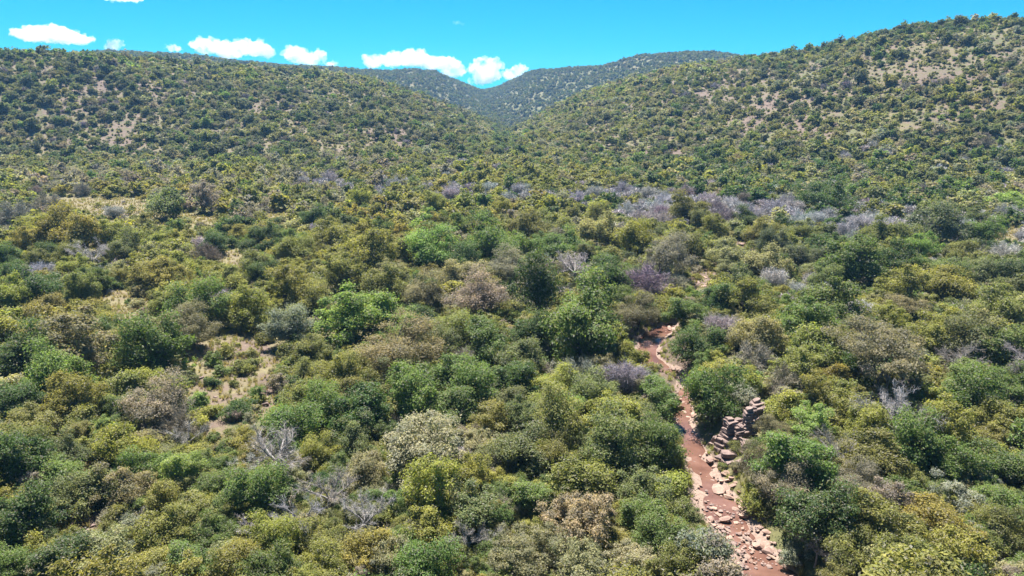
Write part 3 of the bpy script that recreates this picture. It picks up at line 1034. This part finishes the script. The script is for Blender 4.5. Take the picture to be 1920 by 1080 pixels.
FORM_WORD = {'clumpy': "clumpy-crowned tree", 'round': "rounded tree", 'spread': "spreading tree", 'umbrella': "flat-topped tree", 'feather': "feathery tree", 'loose': "open-crowned tree", 'column': "slim upright tree", 'shrub': "dense bush",
             'scrub': "low bush", 'twiggy': "twiggy shrub", 'bare': "leafless tree"}
NAME = {'clumpy': "clumpy_tree", 'round': "round_tree", 'spread': "spreading_tree", 'umbrella': "umbrella_tree", 'feather': "feathery_tree", 'loose': "open_tree", 'column': "upright_tree", 'shrub': "bush", 'scrub': "bush", 'twiggy': "twiggy_shrub", 'bare': "bare_tree"}
CATEGORY = {'shrub': "bush", 'scrub': "bush", 'twiggy': "shrub", 'bare': "bare tree"}
def where(px, py, skip=None):
    best = None
    for lx, ly, nm in LANDMARKS:
        d = math.hypot(px - lx, (py - ly) * 1.4)
        if d < 16:
            continue
        if best is None or d < best[0]:
            best = (d, lx, ly, nm)
    d, lx, ly, nm = best
    dx, dy = px - lx, (py - ly) * 1.4
    ang = math.degrees(math.atan2(dy, dx)) % 360
    k = ["right of", "in front right of", "in front of", "in front left of", "left of", "behind left of", "behind", "behind right of"][int((ang + 22.5) // 45) % 8]
    pre = "just " if d < 75 else ("well " if d > 170 else "")
    return pre + k + " " + nm
SPECIAL = {(787, 836): "big buff-crowned spreading tree, the largest in the foreground middle", (1662, 692): "great brown umbrella-shaped tree casting a dark shadow towards the stream", (670, 596): "bright fresh green spreading tree beside the stony clearing",
           (750, 652): "big brown feathery tree behind the mid green bushes, centre of the valley", (1090, 612): "tallest green tree, broad and rounded, beside the upper red pool", (206, 514): "small flat-topped khaki tree with bare dark trunk in dry grass",
           (464, 866): "fallen white bare branches in front of the mustard bush", (905, 552): "grey-brown feathery tree behind the tall dark green one", (1346, 408): "purplish dome-shaped twiggy shrub beside the lilac shrub belt",
           (806, 466): "pale fresh green round tree amid the mustard trees", (1517, 406): "slim dark green column tree rising from the lilac shrub belt", (1770, 530): "bright yellow-green spreading tree on the far side, right of the valley",
           (1092, 976): "wide buff tree in the foreground between stream and dead trees", (1532, 968): "big dark green tree in deep shadow over the stream bank", (62, 532): "low dark green spreading tree at the left edge of the valley",
           (612, 918): "pale grey dead tree with white forked limbs, foreground", (170, 472): "lilac grey leafless tree with dark upright trunk behind the flat-topped tree"}
def size_word(p):
    return "small " if p['W'] < 3.6 else ("large " if p['W'] > 7.2 else "")
raw = {}
hero_key = {}
for (hx, hy, *_), p in zip(heroes, plants):
    hero_key[id(p)] = (int(hx), int(hy))
for p in single:
    k = hero_key.get(id(p))
    if k in SPECIAL:
        p['label'] = SPECIAL[k]
        continue
    s = size_word(p) + PAL[p['c']][1] + " " + FORM_WORD[p['form']] + " " + where(p['px'], p['py'])
    raw.setdefault(s, []).append(p)
ORD = ["first", "second", "third", "fourth", "fifth", "sixth", "seventh", "eighth", "ninth", "tenth", "eleventh", "twelfth"]
def number_out(raw, key='px'):
    for s, ps in raw.items():
        if len(ps) == 1:
            ps[0]['label'] = s
            continue
        ps.sort(key=lambda p: p[key])
        n = len(ps)
        for i, p in enumerate(ps):
            if n == 2:
                w = ["left one", "right one"][i]
            elif i == 0:
                w = "leftmost"
            elif i == n - 1:
                w = "rightmost"
            else:
                w = ORD[min(i, 11)] + " from left"
            t = s if len((s + ' ' + w).split()) <= 16 else s.replace('well ', '').replace('just ', '')
            p['label'] = t + ", " + w
number_out(raw)

# ------------------------------------------------------------------ the single plants: an Empty with crown and trunk
GROUPS = {'twiggy': "leafless grey shrubs of the valley", 'bare': "leafless pale trees of the valley", 'shrub': "bushes of the valley floor", 'scrub': "bushes of the valley floor"}
for p in sorted(single, key=lambda q: q['dep']):
    form = p['form']
    e = bpy.data.objects.new(NAME[form], None)
    e.empty_display_size = .5
    e.location = (p['x'], p['y'], p['z'] - .03)
    e.rotation_euler = (p['tilt'][0], p['tilt'][1], p['rot'])
    e.scale = (p['W'] * p['sx'], p['W'] / p['sx'], p['W'] * p['hs'])
    link(e)
    tag(e, p['label'], CATEGORY.get(form, "tree"), GROUPS.get(form, "leafy trees of the valley"))
    me, mt = part_meshes(form, p['var'])
    c = link(bpy.data.objects.new("crown" if form in FORMS else "twigs", me), e)
    c["tint"] = [float(t) for t in p['tint']]
    link(bpy.data.objects.new("trunk", mt), e)

# ------------------------------------------------------------------ the mass of other trees: valley, hillsides, far ridges
def lod_of(r):
    return 0 if r < 75 else 1 if r < 190 else 2 if r < 520 else 3
def foot_r(x, y):
    u = 960 + FPX * (x / np.maximum(y, 1e-3)) / CP
    fr = np.full(np.shape(x), 300.0)
    k = zat(u, curve(FOOT, u), 1.0) - CAM_H
    for _ in range(8):
        fr = np.clip((CAM_H - floor_z(fr)) / np.maximum(-k, 0.03), 180, 520)
    return fr
mass = dict(p=[], idx=[], rot=[], scl=[], tint=[])
def mass_add(x, y, z, form, var, lod, rot, W, hs, tint):
    if lod == 3:
        var = min(var, 1)
    mass['p'].append((x, y, z - .05))
    mass['idx'].append(proto_index(form, var, lod))
    mass['rot'].append(rot)
    mass['scl'].append((W, W, W * hs))
    mass['tint'].append(tint)
for p in plants:
    if not p['single']:
        mass_add(p['x'], p['y'], p['z'], p['form'], p['var'], lod_of(p['r']), p['rot'], p['W'], p['hs'], p['tint'])

def scatter(n, r0, r1, sizes, seed, dens, zone, amax=50):
    g = np.random.default_rng(seed)
    r = np.sqrt(g.uniform(r0 ** 2, r1 ** 2, n))
    t = g.uniform(-rad(amax), rad(amax), n)
    x, y = r * np.sin(t), r * np.cos(t)
    z = ground_z(x, y)
    px, py, _ = project(x, y, z)
    cl, _ = clearing(px, py)
    keep = dens(g, x, y, r, px, py, cl)
    x, y, z, r, px, py = [a[keep] for a in (x, y, z, r, px, py)]
    for i in range(len(x)):
        zn = zone(g, px[i], py[i], r[i])
        c = pick(g, ZONES[zn])
        form = FORM_OF[c][g.integers(len(FORM_OF[c]))]
        W = sizes(g, r[i], c)
        if W < 3 and form in ('spread', 'round', 'umbrella', 'feather'):
            form = 'shrub'
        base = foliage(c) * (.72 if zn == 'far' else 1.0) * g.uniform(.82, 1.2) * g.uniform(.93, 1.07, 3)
        mass_add(x[i], y[i], z[i], form, int(g.integers(NVAR[form])), lod_of(r[i]), g.uniform(0, 6.28), W, g.uniform(.85, 1.15), base)

# hillsides: bushes standing apart on stony slopes
def hill_dens(g, x, y, r, px, py, cl):
    fr = foot_r(x, y)
    on = r > np.minimum(fr - 25, 312)
    n = fbm(x / 24 + 40, y / 24, 3)
    return on & (g.random(len(x)) < np.clip(.62 + n * 1.7, .18, 1)) & ~((cl > .4) & (g.random(len(x)) < .55))
def hill_zone(g, px, py):
    if 165 < py < 300 and abs(px - (908 + (py - 168) * .36)) < 10 + (py - 165) * .12:
        return 'ravine'
    if px < 620 and abs(py - (289 + max(0, px - 250) * .06)) < 9 and g.random() < .75:
        return 'foot'
    if (px > 1380 or px < 420) and py < float(np.interp(px, *CREST)) + (16 if px > 1380 else 9) and g.random() < .75:
        return 'foot'                                   # the wooded crests
    return 'hill_left' if px < 900 else 'hill'
def hill_size(g, r, c):
    W = g.choice([1.4, 1.9, 2.5, 3.3, 4.4, 6.0], p=[.24, .25, .22, .15, .10, .04]) * g.uniform(.85, 1.2)
    return W
scatter(66000, 255, 720, hill_size, 3, hill_dens, lambda g, px, py, r: zone_of(px, py, 300, g) if (py > 338 + max(0, (px - 1150)) * .045 and px > 1150) else hill_zone(g, px, py))
def dark_dens(g, x, y, r, px, py, cl):
    return (r > foot_r(x, y) - 10) & (g.random(len(x)) < np.clip(.40 + fbm(x / 26 + 9, y / 26, 3) * 3.2 + .2 * (x < -120), .03, 1))
scatter(8200, 255, 700, lambda g, r, c: g.choice([3.4, 4.4, 5.6, 7.2], p=[.35, .35, .2, .1]) * g.uniform(.85, 1.15), 33, dark_dens, lambda g, px, py, r: 'dark')
# low grey-green scrub and dry grass clumps under them
def scrub_dens(g, x, y, r, px, py, cl):
    return (r > np.minimum(foot_r(x, y) - 20, 312)) & ~((cl > .4) & (g.random(len(x)) < .5))
scatter(46000, 290, 700, lambda g, r, c: g.uniform(.7, 1.7), 34, scrub_dens, lambda g, px, py, r: 'low')
# far ridges
def far_dens(g, x, y, r, px, py, cl):
    return g.random(len(x)) < np.clip(.8 + fbm(x / 60, y / 60, 3) * .9, .3, 1)
scatter(80000, 700, 1950, lambda g, r, c: g.uniform(3.6, 7.0), 4, far_dens, lambda g, px, py, r: 'far', 42)
# undergrowth between the near trees
def low_dens(g, x, y, r, px, py, cl):
    d, _ = stream_dist(x, y)
    by_cliff = (px > 1320) & (px < 1450) & (py > 740) & (py < 905)
    return (d > 1.3) & ~((cl > .5) & (g.random(len(x)) < .88)) & ~(by_cliff & (g.random(len(x)) < .9))
scatter(9500, 34, 150, lambda g, r, c: g.uniform(.9, 2.9), 5, low_dens, lambda g, px, py, r: 'low' if g.random() < .7 else zone_of(px, py, r, g), 48)
scatter(9000, 150, 330, lambda g, r, c: g.uniform(1.0, 2.6), 6, low_dens, lambda g, px, py, r: 'low' if g.random() < .6 else zone_of(px, py, r, g), 46)

o = instancer("bushland", proto_col, mass['p'], mass['idx'], np.array(mass['rot']), mass['scl'], np.array(mass['tint']))
tag(o, "dense bushland filling the valley and covering both hillsides and far ridges", "woodland", None, "stuff")

# ------------------------------------------------------------------ grass tufts
def tuft_mesh(seed):
    g = np.random.default_rng(seed)
    n = 46
    a = g.uniform(0, 6.28, n)
    base = np.stack([np.cos(a), np.sin(a), np.zeros(n)], 1) * g.uniform(0, .22, (n, 1))
    lean = np.stack([np.cos(a), np.sin(a), np.zeros(n)], 1) * g.uniform(.1, .55, (n, 1))
    h = g.uniform(.45, 1.0, n)
    up = np.array([0, 0, 1.0])
    w = np.stack([-np.sin(a), np.cos(a), np.zeros(n)], 1) * .022
    m = base + lean * .4 + up * (h * .6)[:, None]
    tip = base + lean + up * h[:, None]
    v = np.stack([base - w, base + w, m + w * .8, m - w * .8, m - w * .8, m + w * .8, tip + w * .15, tip - w * .15], 1).reshape(-1, 3)
    f = np.arange(8 * n).reshape(-1, 4)
    me = bpy.data.meshes.new("grass_tuft")
    set_mesh(me, v, f)
    add_attr(me, "lv", np.repeat(g.random(n), 2).astype(np.float32), 'FACE')
    me.materials.append(M_LEAF)
    return me
tuft_col = bpy.data.collections.new("grass_forms")
for i in range(3):
    tuft_col.objects.link(bpy.data.objects.new("grass_form_%d" % i, tuft_mesh(60 + i)))
def build_grass():
    g = np.random.default_rng(8)
    n = 110000
    r = np.sqrt(g.uniform(34 ** 2, 260 ** 2, n))
    t = g.uniform(-rad(46), rad(46), n)
    x, y = r * np.sin(t), r * np.cos(t)
    z = ground_z(x, y)
    px, py, _ = project(x, y, z)
    cl, bare = clearing(px, py)
    d, sd = stream_dist(x, y)
    bank = (d > .35) & (d < 4.0)
    nn = fbm(x / 5, y / 5, 3)
    keep = (d > .15) & ((((cl > .3) & (g.random(n) < .85 - .45 * bare + nn)) & (g.random(n) < .9)) | (bank & (nn > -.16)) | (g.random(n) < .30))
    x, y, z, r, d, cl = [a[keep] for a in (x, y, z, r, d, cl)]
    n = len(x)
    s = g.uniform(.30, .80, n)
    green = (d < 5) | (g.random(n) < .25)
    tint = np.where(green[:, None], np.array([.24, .25, .085]), np.array([.30, .25, .12])) * g.uniform(.75, 1.2, (n, 1))
    o = instancer("grass", tuft_col, np.stack([x, y, z - .02], 1), g.integers(0, 3, n), g.uniform(0, 6.28, n), np.stack([s, s, s * g.uniform(.7, 1.2, n)], 1), tint)
    tag(o, "tufts of dry and green grass in clearings and along the stream", "grass", None, "stuff")
build_grass()

# ------------------------------------------------------------------ rocks
import bmesh
def rock_mesh(seed, mat, flat=.6, sub=2, cuts=7):
    """a broken stone: a ball shorn by random planes, edges left crisp"""
    g = np.random.default_rng(seed)
    bm = bmesh.new()
    bmesh.ops.create_icosphere(bm, subdivisions=sub, radius=.5)
    pl = [(unit(g.normal(size=3)), g.uniform(.20, .36)) for _ in range(cuts)] + [(np.array([0, 0, 1.0]) + g.normal(size=3) * .12, .24)]
    for v in bm.verts:
        c = np.array(v.co)
        for nrm, d in pl:
            nrm = unit(nrm)
            k = c @ nrm - d
            if k > 0:
                c = c - nrm * k
        c += g.normal(size=3) * .012
        v.co = Vector((c[0], c[1], c[2] * flat))
    bmesh.ops.recalc_face_normals(bm, faces=bm.faces)
    me = bpy.data.meshes.new("rock")
    bm.to_mesh(me)
    bm.free()
    me.materials.append(mat)
    return me
ROCKS = [rock_mesh(200 + i, M_ROCK, [.55, .7, .45, .8, .6, .5][i % 6]) for i in range(8)]
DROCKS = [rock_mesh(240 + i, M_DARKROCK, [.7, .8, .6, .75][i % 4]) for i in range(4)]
CROCKS = [rock_mesh(260 + i, M_CLIFF, [.5, .6, .45, .7][i % 4]) for i in range(4)]

def at(px, py, dz=0.0):
    x, y, z = ray(px, py)
    ts = np.linspace(25, 420, 3000)
    zz = CAM_H + z * ts - ground_z(x * ts, y * ts) - dz
    k = max(1, int(np.argmax(zz < 0)))
    t = ts[k - 1] + (ts[k] - ts[k - 1]) * zz[k - 1] / (zz[k - 1] - zz[k])
    return float(x * t), float(y * t), float(t)

# rocks one can pick out: column, row, width in picture pixels, what it lies in
ROCK_SPOTS = [(1348, 922, 30, 's'), (1366, 935, 24, 's'), (1362, 952, 16, 's'), (1380, 958, 18, 's'), (1396, 945, 15, 's'), (1403, 953, 14, 's'), (1387, 963, 13, 's'), (1346, 968, 20, 's'), (1337, 955, 18, 's'), (1333, 975, 16, 's'),
              (1360, 978, 20, 's'), (1378, 982, 17, 's'), (1395, 970, 20, 's'), (1352, 992, 16, 's'), (1366, 997, 18, 's'), (1386, 1003, 16, 's'), (1340, 1000, 18, 's'), (1350, 1010, 24, 's'), (1370, 1014, 22, 's'), (1404, 1000, 14, 's'),
              (1392, 1037, 12, 'p'), (1409, 1054, 12, 'p'), (1417, 1061, 8, 'p'), (1444, 1068, 11, 'p'), (1420, 1027, 26, 'b'), (1440, 1038, 24, 'b'), (1447, 1046, 14, 'b'), (1432, 1030, 16, 'b'), (1437, 1000, 20, 'b'), (1425, 990, 18, 'b'),
              (1330, 866, 20, 'b'), (1345, 862, 18, 'b'), (1340, 876, 15, 'b'), (1360, 888, 22, 'b'), (1372, 898, 18, 'b'), (1385, 884, 16, 'b'), (1352, 904, 15, 'b'), (1374, 912, 18, 'b'), (1386, 922, 14, 'b'), (1400, 930, 13, 'b'), (1364, 902, 12, 'b'), (1380, 905, 11, 'b'),
              (1342, 910, 12, 's'), (1336, 902, 10, 's'), (1296, 884, 12, 'b'), (1270, 768, 20, 'b'), (1289, 785, 14, 'b'), (1262, 760, 14, 'b'), (1280, 776, 16, 'b'), (1300, 780, 16, 'b'), (1294, 824, 7, 's'), (1275, 782, 6, 's'), (1268, 792, 6, 's'),
              (1268, 750, 18, 'b'), (1280, 757, 14, 'b'), (1256, 618, 16, 'u'), (1246, 608, 14, 'u'), (1268, 628, 14, 'u'), (1236, 662, 12, 'u'), (1222, 650, 10, 'u'), (1207, 648, 9, 'u'), (1250, 655, 14, 'u'), (1262, 662, 12, 'u'), (1182, 652, 12, 'u'), (1176, 668, 14, 'u'), (1274, 640, 12, 'u'), (1240, 690, 12, 'u'), (1262, 695, 10, 'u'),
              (1320, 520, 16, 'k'), (1330, 532, 22, 'k'), (1318, 538, 18, 'k'), (1340, 540, 14, 'k'), (1310, 530, 12, 'k'), (1392, 460, 22, 'k'), (1400, 466, 14, 'k'),
              (324, 698, 20, 'c'), (376, 710, 16, 'c'), (364, 716, 10, 'c'), (470, 682, 18, 'c'), (480, 676, 12, 'c'), (466, 690, 10, 'c'), (440, 705, 20, 'c'), (500, 735, 16, 'c'), (495, 760, 18, 'c'), (498, 748, 14, 'c'), (490, 772, 14, 'c'), (404, 745, 14, 'c'), (350, 700, 8, 'c'), (345, 722, 9, 'c'),
              (160, 975, 26, 'd'), (176, 985, 22, 'd'), (192, 974, 22, 'd'), (205, 985, 24, 'd'), (150, 992, 18, 'd'), (168, 998, 20, 'd'), (188, 998, 18, 'd'), (140, 982, 14, 'd'), (197, 966, 18, 'd'), (28, 968, 20, 'd'), (52, 955, 14, 'd'),
              (1905, 1070, 30, 'r'), (1886, 1062, 16, 'r'), (1912, 1050, 20, 'r'), (1866, 1046, 12, 'r'), (1340, 1072, 10, 'b'), (1360, 1062, 10, 'b'), (1310, 988, 12, 'b'), (1304, 976, 12, 'b')]
RW = {'s': ("rock", "in the stony rapids", ROCKS), 'p': ("rock", "rising out of the lower red pool", ROCKS), 'b': ("boulder", "on the stream bank", ROCKS), 'u': ("rock", "by the upper red pool", ROCKS), 'k': ("rock", "in the pink rock patch", ROCKS),
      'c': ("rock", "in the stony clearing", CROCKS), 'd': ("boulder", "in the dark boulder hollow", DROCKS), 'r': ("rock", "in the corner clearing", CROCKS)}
rr_ = np.random.default_rng(77)
rock_raw = {}
rock_list = []
for i, (px, py, w, k) in enumerate(ROCK_SPOTS):
    x, y, t = at(px, py)
    W = w * t / FPX * float(rr_.uniform(.72, 1.1))
    kind, place, meshes = RW[k]
    rl = dict(x=x, y=y, W=W, px=px, py=py, k=k, mesh=meshes[int(rr_.integers(len(meshes)))])
    rock_list.append(rl)
    sz = "small " if w < 13 else ("large " if w > 21 else "")
    colr = {'c': "pinkish grey ", 'd': "dark purple-brown ", 'r': "pinkish grey "}.get(k, "pale pink ")
    near = min(((math.hypot(px - a, py - b), nm) for a, b, nm in ((1420, 1045, "near the lower pool"), (1395, 1000, "by the shadowed tree"), (1345, 960, "in mid channel"), (1352, 900, "below the cliff"), (1330, 866, "under the cliff overhang"), (1275, 765, "at the narrow bend"), (1305, 980, "on the left bank"))), key=lambda q: q[0])[1] if k in 'sb' else ""
    s = sz + colr + kind + " " + place + (" " + near if near else "")
    rock_raw.setdefault(s, []).append(rl)
number_out(rock_raw)
for rl in rock_list:
    o = bpy.data.objects.new("boulder" if rl['k'] in 'bd' else "rock", rl['mesh'])
    z = gz(rl['x'], rl['y'])
    wet = float(stream_dist(np.array([rl['x']]), np.array([rl['y']]))[0][0]) < .6
    o.location = (rl['x'], rl['y'], z + rl['W'] * (.20 if wet else .06))
    o.rotation_euler = (rr_.normal() * .18, rr_.normal() * .18, rr_.uniform(0, 6.28))
    o.scale = (rl['W'] * 1.25, rl['W'] * rr_.uniform(.7, 1.05), rl['W'] * rr_.uniform(.75, 1.1))
    link(o)
    tag(o, rl['label'], "rock", "rocks of the stream and the clearings")

# loose stones too small to count
def build_stones():
    stone_col = bpy.data.collections.new("stone_forms")
    for i in range(4):
        stone_col.objects.link(bpy.data.objects.new("stone_form_%d" % i, rock_mesh(300 + i, M_ROCK if i < 2 else M_CLIFF, .6, 1, 6)))
    g = np.random.default_rng(14)
    P, S = [], []
    NS = 620
    while len(P) < NS:                                  # along the bed
        i = int(g.integers(6, len(STREAM) - 2))
        x, y, w = STREAM[i]
        x += g.normal() * (w * .75 + .2)
        y += g.normal() * 1.4
        if g.random() < (1.0 if 49 < y < 60 else .0 if y < 48 else .22):
            P.append((x, y))
            S.append(abs(g.normal()) * .17 + .12)
    n = 30000
    r = np.sqrt(g.uniform(45 ** 2, 560 ** 2, n))
    t = g.uniform(-rad(45), rad(45), n)
    x, y = r * np.sin(t), r * np.cos(t)
    px, py, _ = project(x, y, ground_z(x, y))
    cl, bare = clearing(px, py)
    hill = r > foot_r(x, y)
    keep = ((bare > .4) & (g.random(n) < .8)) | (hill & (g.random(n) < .16))
    for a, b, h, rr2 in zip(x[keep], y[keep], hill[keep], r[keep]):
        P.append((a, b))
        S.append((abs(g.normal()) * .5 + .35) if h else abs(g.normal()) * .22 + .12)
    P, S = np.array(P), np.array(S)
    z = ground_z(P[:, 0], P[:, 1])
    n = len(P)
    o = instancer("loose_stones", stone_col, np.column_stack([P, z + np.where(np.arange(n) < NS, S * .25 + .08, S * .05)]), g.integers(0, 4, n), g.uniform(0, 6.28, n), np.stack([S * g.uniform(.9, 1.5, n), S, S * g.uniform(.6, 1.1, n)], 1), np.ones((n, 3)))
    tag(o, "loose pink stones scattered over the stream bed, clearings and stony slopes", "stones", None, "stuff")
build_stones()

# the layered cliff above the stream: stacks of weathered slabs
def slab_mesh(seed):
    """one broken bed of rock: a jagged many-sided block with a nearly flat top"""
    g = np.random.default_rng(seed)
    bm = bmesh.new()
    # a box outline with corners knocked off and sides bitten into
    base = [(-.5, -.42), (-.18, -.5), (.22, -.46), (.5, -.36), (.46, .1), (.5, .44), (.05, .5), (-.44, .46), (-.5, .02)]
    pts = [(x + g.normal() * .06, y + g.normal() * .06) for x, y in base]
    n = len(pts)
    def ring(z, k, jz, jx):
        return [bm.verts.new((x * k + g.normal() * jx, y * k + g.normal() * jx, z + g.normal() * jz)) for x, y in pts]
    rings = [ring(-.5, .93, .02, .02), ring(-.36, 1.0, .05, .02), ring(.30, 1.02, .07, .025), ring(.47, .95, .05, .02)]
    for A, B in zip(rings, rings[1:]):
        for i in range(n):
            bm.faces.new((A[i], A[(i + 1) % n], B[(i + 1) % n], B[i]))
    c = bm.verts.new((g.normal() * .08, g.normal() * .08, .5))
    for i in range(n):
        bm.faces.new((rings[-1][i], rings[-1][(i + 1) % n], c))
    bm.faces.new(rings[0][::-1])
    bmesh.ops.triangulate(bm, faces=[f for f in bm.faces if len(f.verts) > 3])
    bmesh.ops.recalc_face_normals(bm, faces=bm.faces)
    me = bpy.data.meshes.new("slab")
    bm.to_mesh(me)
    bm.free()
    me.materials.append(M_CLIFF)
    return me
SLABS = [slab_mesh(400 + i) for i in range(9)]
def build_cliff():
    bx, by, t = at(1372, 840)
    root = bpy.data.objects.new("rock_cliff", None)
    z0 = gz(bx, by)
    root.location = (bx, by, z0)
    link(root)
    tag(root, "layered pink rock cliff of stacked slabs above the stream", "cliff")
    g = np.random.default_rng(90)
    # the face runs along the stream; each stack: column and row of its foot, width px, beds, bed thickness m, turn of its joints
    stacks = [(1416, 790, 40, 7, .42, .5), (1396, 822, 44, 11, .32, .35), (1400, 846, 40, 5, .34, .2), (1364, 832, 44, 9, .32, .5), (1348, 846, 30, 4, .42, .7), (1368, 862, 50, 3, .40, .3), (1388, 872, 40, 2, .40, .1),
              (1380, 806, 36, 5, .38, .4), (1340, 830, 24, 3, .40, .8), (1408, 806, 30, 9, .32, .6), (1384, 832, 30, 8, .30, .2), (1354, 836, 26, 6, .30, .9)]
    for px, py, w, n, th, turn in stacks:
        x, y, t = at(px, py)
        W = w * t / FPX * .92
        z = gz(x, y) - .4
        for k in range(n):
            q = W * g.uniform(.66, 1.02) * (1 - .05 * k) * (.72 if k == n - 1 else 1)
            hgt = th * g.uniform(.5, 1.35)
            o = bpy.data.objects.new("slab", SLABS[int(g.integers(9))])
            o.location = (x - bx + g.normal() * .10 + k * .05, y - by + g.normal() * .10 + k * .10, z - z0 + hgt * .5)
            o.rotation_euler = (.06 + g.normal() * .06, .13 + g.normal() * .06, turn + g.normal() * .12 + (math.pi if g.random() < .5 else 0))
            o.scale = (q, q * g.uniform(.7, .95), hgt * 1.04)
            z += hgt
            link(o, root)
build_cliff()

# ------------------------------------------------------------------ clouds
def cloud_material(name="cloud_vapour", dens=0.011):
    m, n, l = new_mat(name)
    v = n.new("ShaderNodeVolumePrincipled")
    v.inputs["Color"].default_value = (0.965, 0.970, 0.980, 1)
    v.inputs["Anisotropy"].default_value = 0.35
    v.inputs["Density"].default_value = dens
    g = n.new("ShaderNodeNewGeometry")
    f = noise(n, l, g.outputs["Position"], 0.007, 5, 0.62)
    l.new(math_node(n, l, 'MULTIPLY', math_node(n, l, 'MAXIMUM', math_node(n, l, 'MULTIPLY_ADD', f, 6.0, -2.25), 0.0), dens), v.inputs["Density"])
    o = n.new("ShaderNodeOutputMaterial")
    l.new(v.outputs[0], o.inputs["Volume"])
    return m
M_CLOUD = cloud_material()
M_WISP = cloud_material("thin_cloud_vapour", 0.0012)
CLOUDS = [  # name words, puffs: column, row, half width px, half height px
    ("long flat white cloud over the left hill", [(60, 66, 34, 14), (95, 66, 36, 17), (125, 70, 34, 15), (150, 76, 26, 10), (35, 62, 18, 9)]),
    ("small white cloud beside the long flat one", [(214, 86, 15, 11), (224, 82, 11, 8), (205, 90, 10, 7)]),
    ("tiny white cloud low on the left skyline", [(322, 90, 14, 8), (334, 93, 9, 6)]),
    ("broad billowy white cloud on the left skyline", [(385, 88, 26, 16), (400, 84, 20, 13), (430, 96, 36, 16), (455, 88, 26, 14), (480, 92, 26, 16), (500, 100, 16, 12)]),
    ("peaked white cloud with a trailing right side", [(548, 100, 18, 15), (560, 108, 26, 14), (580, 112, 30, 12), (600, 102, 15, 9), (622, 120, 16, 6)]),
    ("large billowy white cloud left of the valley gap", [(700, 116, 24, 14), (735, 114, 30, 14), (775, 112, 36, 15), (810, 118, 34, 15), (840, 118, 26, 13), (850, 134, 30, 12)]),
    ("rounded white cloud right over the valley gap", [(905, 124, 24, 16), (925, 122, 20, 14), (915, 142, 32, 14), (888, 130, 14, 10), (900, 152, 24, 8)]),
    ("white cloud half hidden by the right ridge", [(968, 134, 20, 11), (980, 128, 12, 7), (958, 142, 20, 10)]),
    ("white cloud cut by the top edge of the picture", [(230, -2, 26, 7), (250, -1, 22, 6), (205, -6, 26, 6)]),
    ("faint wisp of cloud high above the gap", [(858, 42, 11, 4), (866, 45, 8, 3)]),
]
def build_clouds():
    D = 9000.0
    tex = bpy.data.textures.new("cloud_billow", 'CLOUDS')
    tex.noise_scale = 42.0
    tex.noise_depth = 4
    g = np.random.default_rng(66)
    for nm, puffs in CLOUDS:
        bm = bmesh.new()
        cx, cy_ = np.mean([p[0] for p in puffs]), np.mean([p[1] for p in puffs])
        x0, y0, z0 = [float(a) * D for a in ray(cx, cy_)]
        z0 += CAM_H
        for px, py, hw, hh in puffs:
            x, y, z = [float(a) * D for a in ray(px, py)]
            a, b = hw * D / FPX * 1.12, hh * D / FPX * 1.25
            for k in range(13):
                # one broad core, then cauliflower heads round its upper side
                s = .78 if k == 0 else g.uniform(.20, .46)
                an, up = g.uniform(0, 6.28), g.uniform(-.25, 1)
                q = math.sqrt(max(0, 1 - up * up)) * .74
                off = (0, 0, 0) if k == 0 else (math.cos(an) * q * a, math.sin(an) * q * a * .8, up * b * .72)
                w = a * s if k == 0 else (a + b) * .5 * s
                h = b * s if k == 0 else w * .85
                mtx = Matrix.Translation((x - x0 + off[0], y - y0 + off[1], z + CAM_H - z0 + off[2])) @ Matrix.Diagonal((w, w * .9, h, 1))
                bmesh.ops.create_icosphere(bm, subdivisions=2, radius=1.0, matrix=mtx)
        me = bpy.data.meshes.new("cloud")
        bm.to_mesh(me)
        bm.free()
        me.materials.append(M_WISP if 'wisp' in nm else M_CLOUD)
        o = link(bpy.data.objects.new("cloud", me))
        o.location = (x0, y0, z0)
        rm = o.modifiers.new("union", 'REMESH')
        rm.mode = 'VOXEL'
        rm.voxel_size = 9.0
        dm = o.modifiers.new("billow", 'DISPLACE')
        dm.texture = tex
        dm.strength = 75.0
        dm.mid_level = 0.6
        dm.texture_coords = 'GLOBAL'
        tag(o, nm, "cloud", "fair weather clouds")
build_clouds()

# ------------------------------------------------------------------ haze
def build_haze():
    m, n, l = new_mat("valley_haze")
    v = n.new("ShaderNodeVolumePrincipled")
    v.inputs["Color"].default_value = (0.26, 0.55, 1.0, 1)
    v.inputs["Density"].default_value = 0.00012
    v.inputs["Anisotropy"].default_value = 0.2
    o = n.new("ShaderNodeOutputMaterial")
    l.new(v.outputs[0], o.inputs["Volume"])
    me = bpy.data.meshes.new("haze")
    bm = bmesh.new()
    bmesh.ops.create_cube(bm, size=1.0, matrix=Matrix.Translation((0, 0, 72)) @ Matrix.Diagonal((5400, 5400, 176, 1)))
    bm.to_mesh(me)
    bm.free()
    me.materials.append(m)
    o = link(bpy.data.objects.new("haze", me))
    tag(o, "thin blue haze hanging over the whole valley", "haze", None, "stuff")
build_haze()
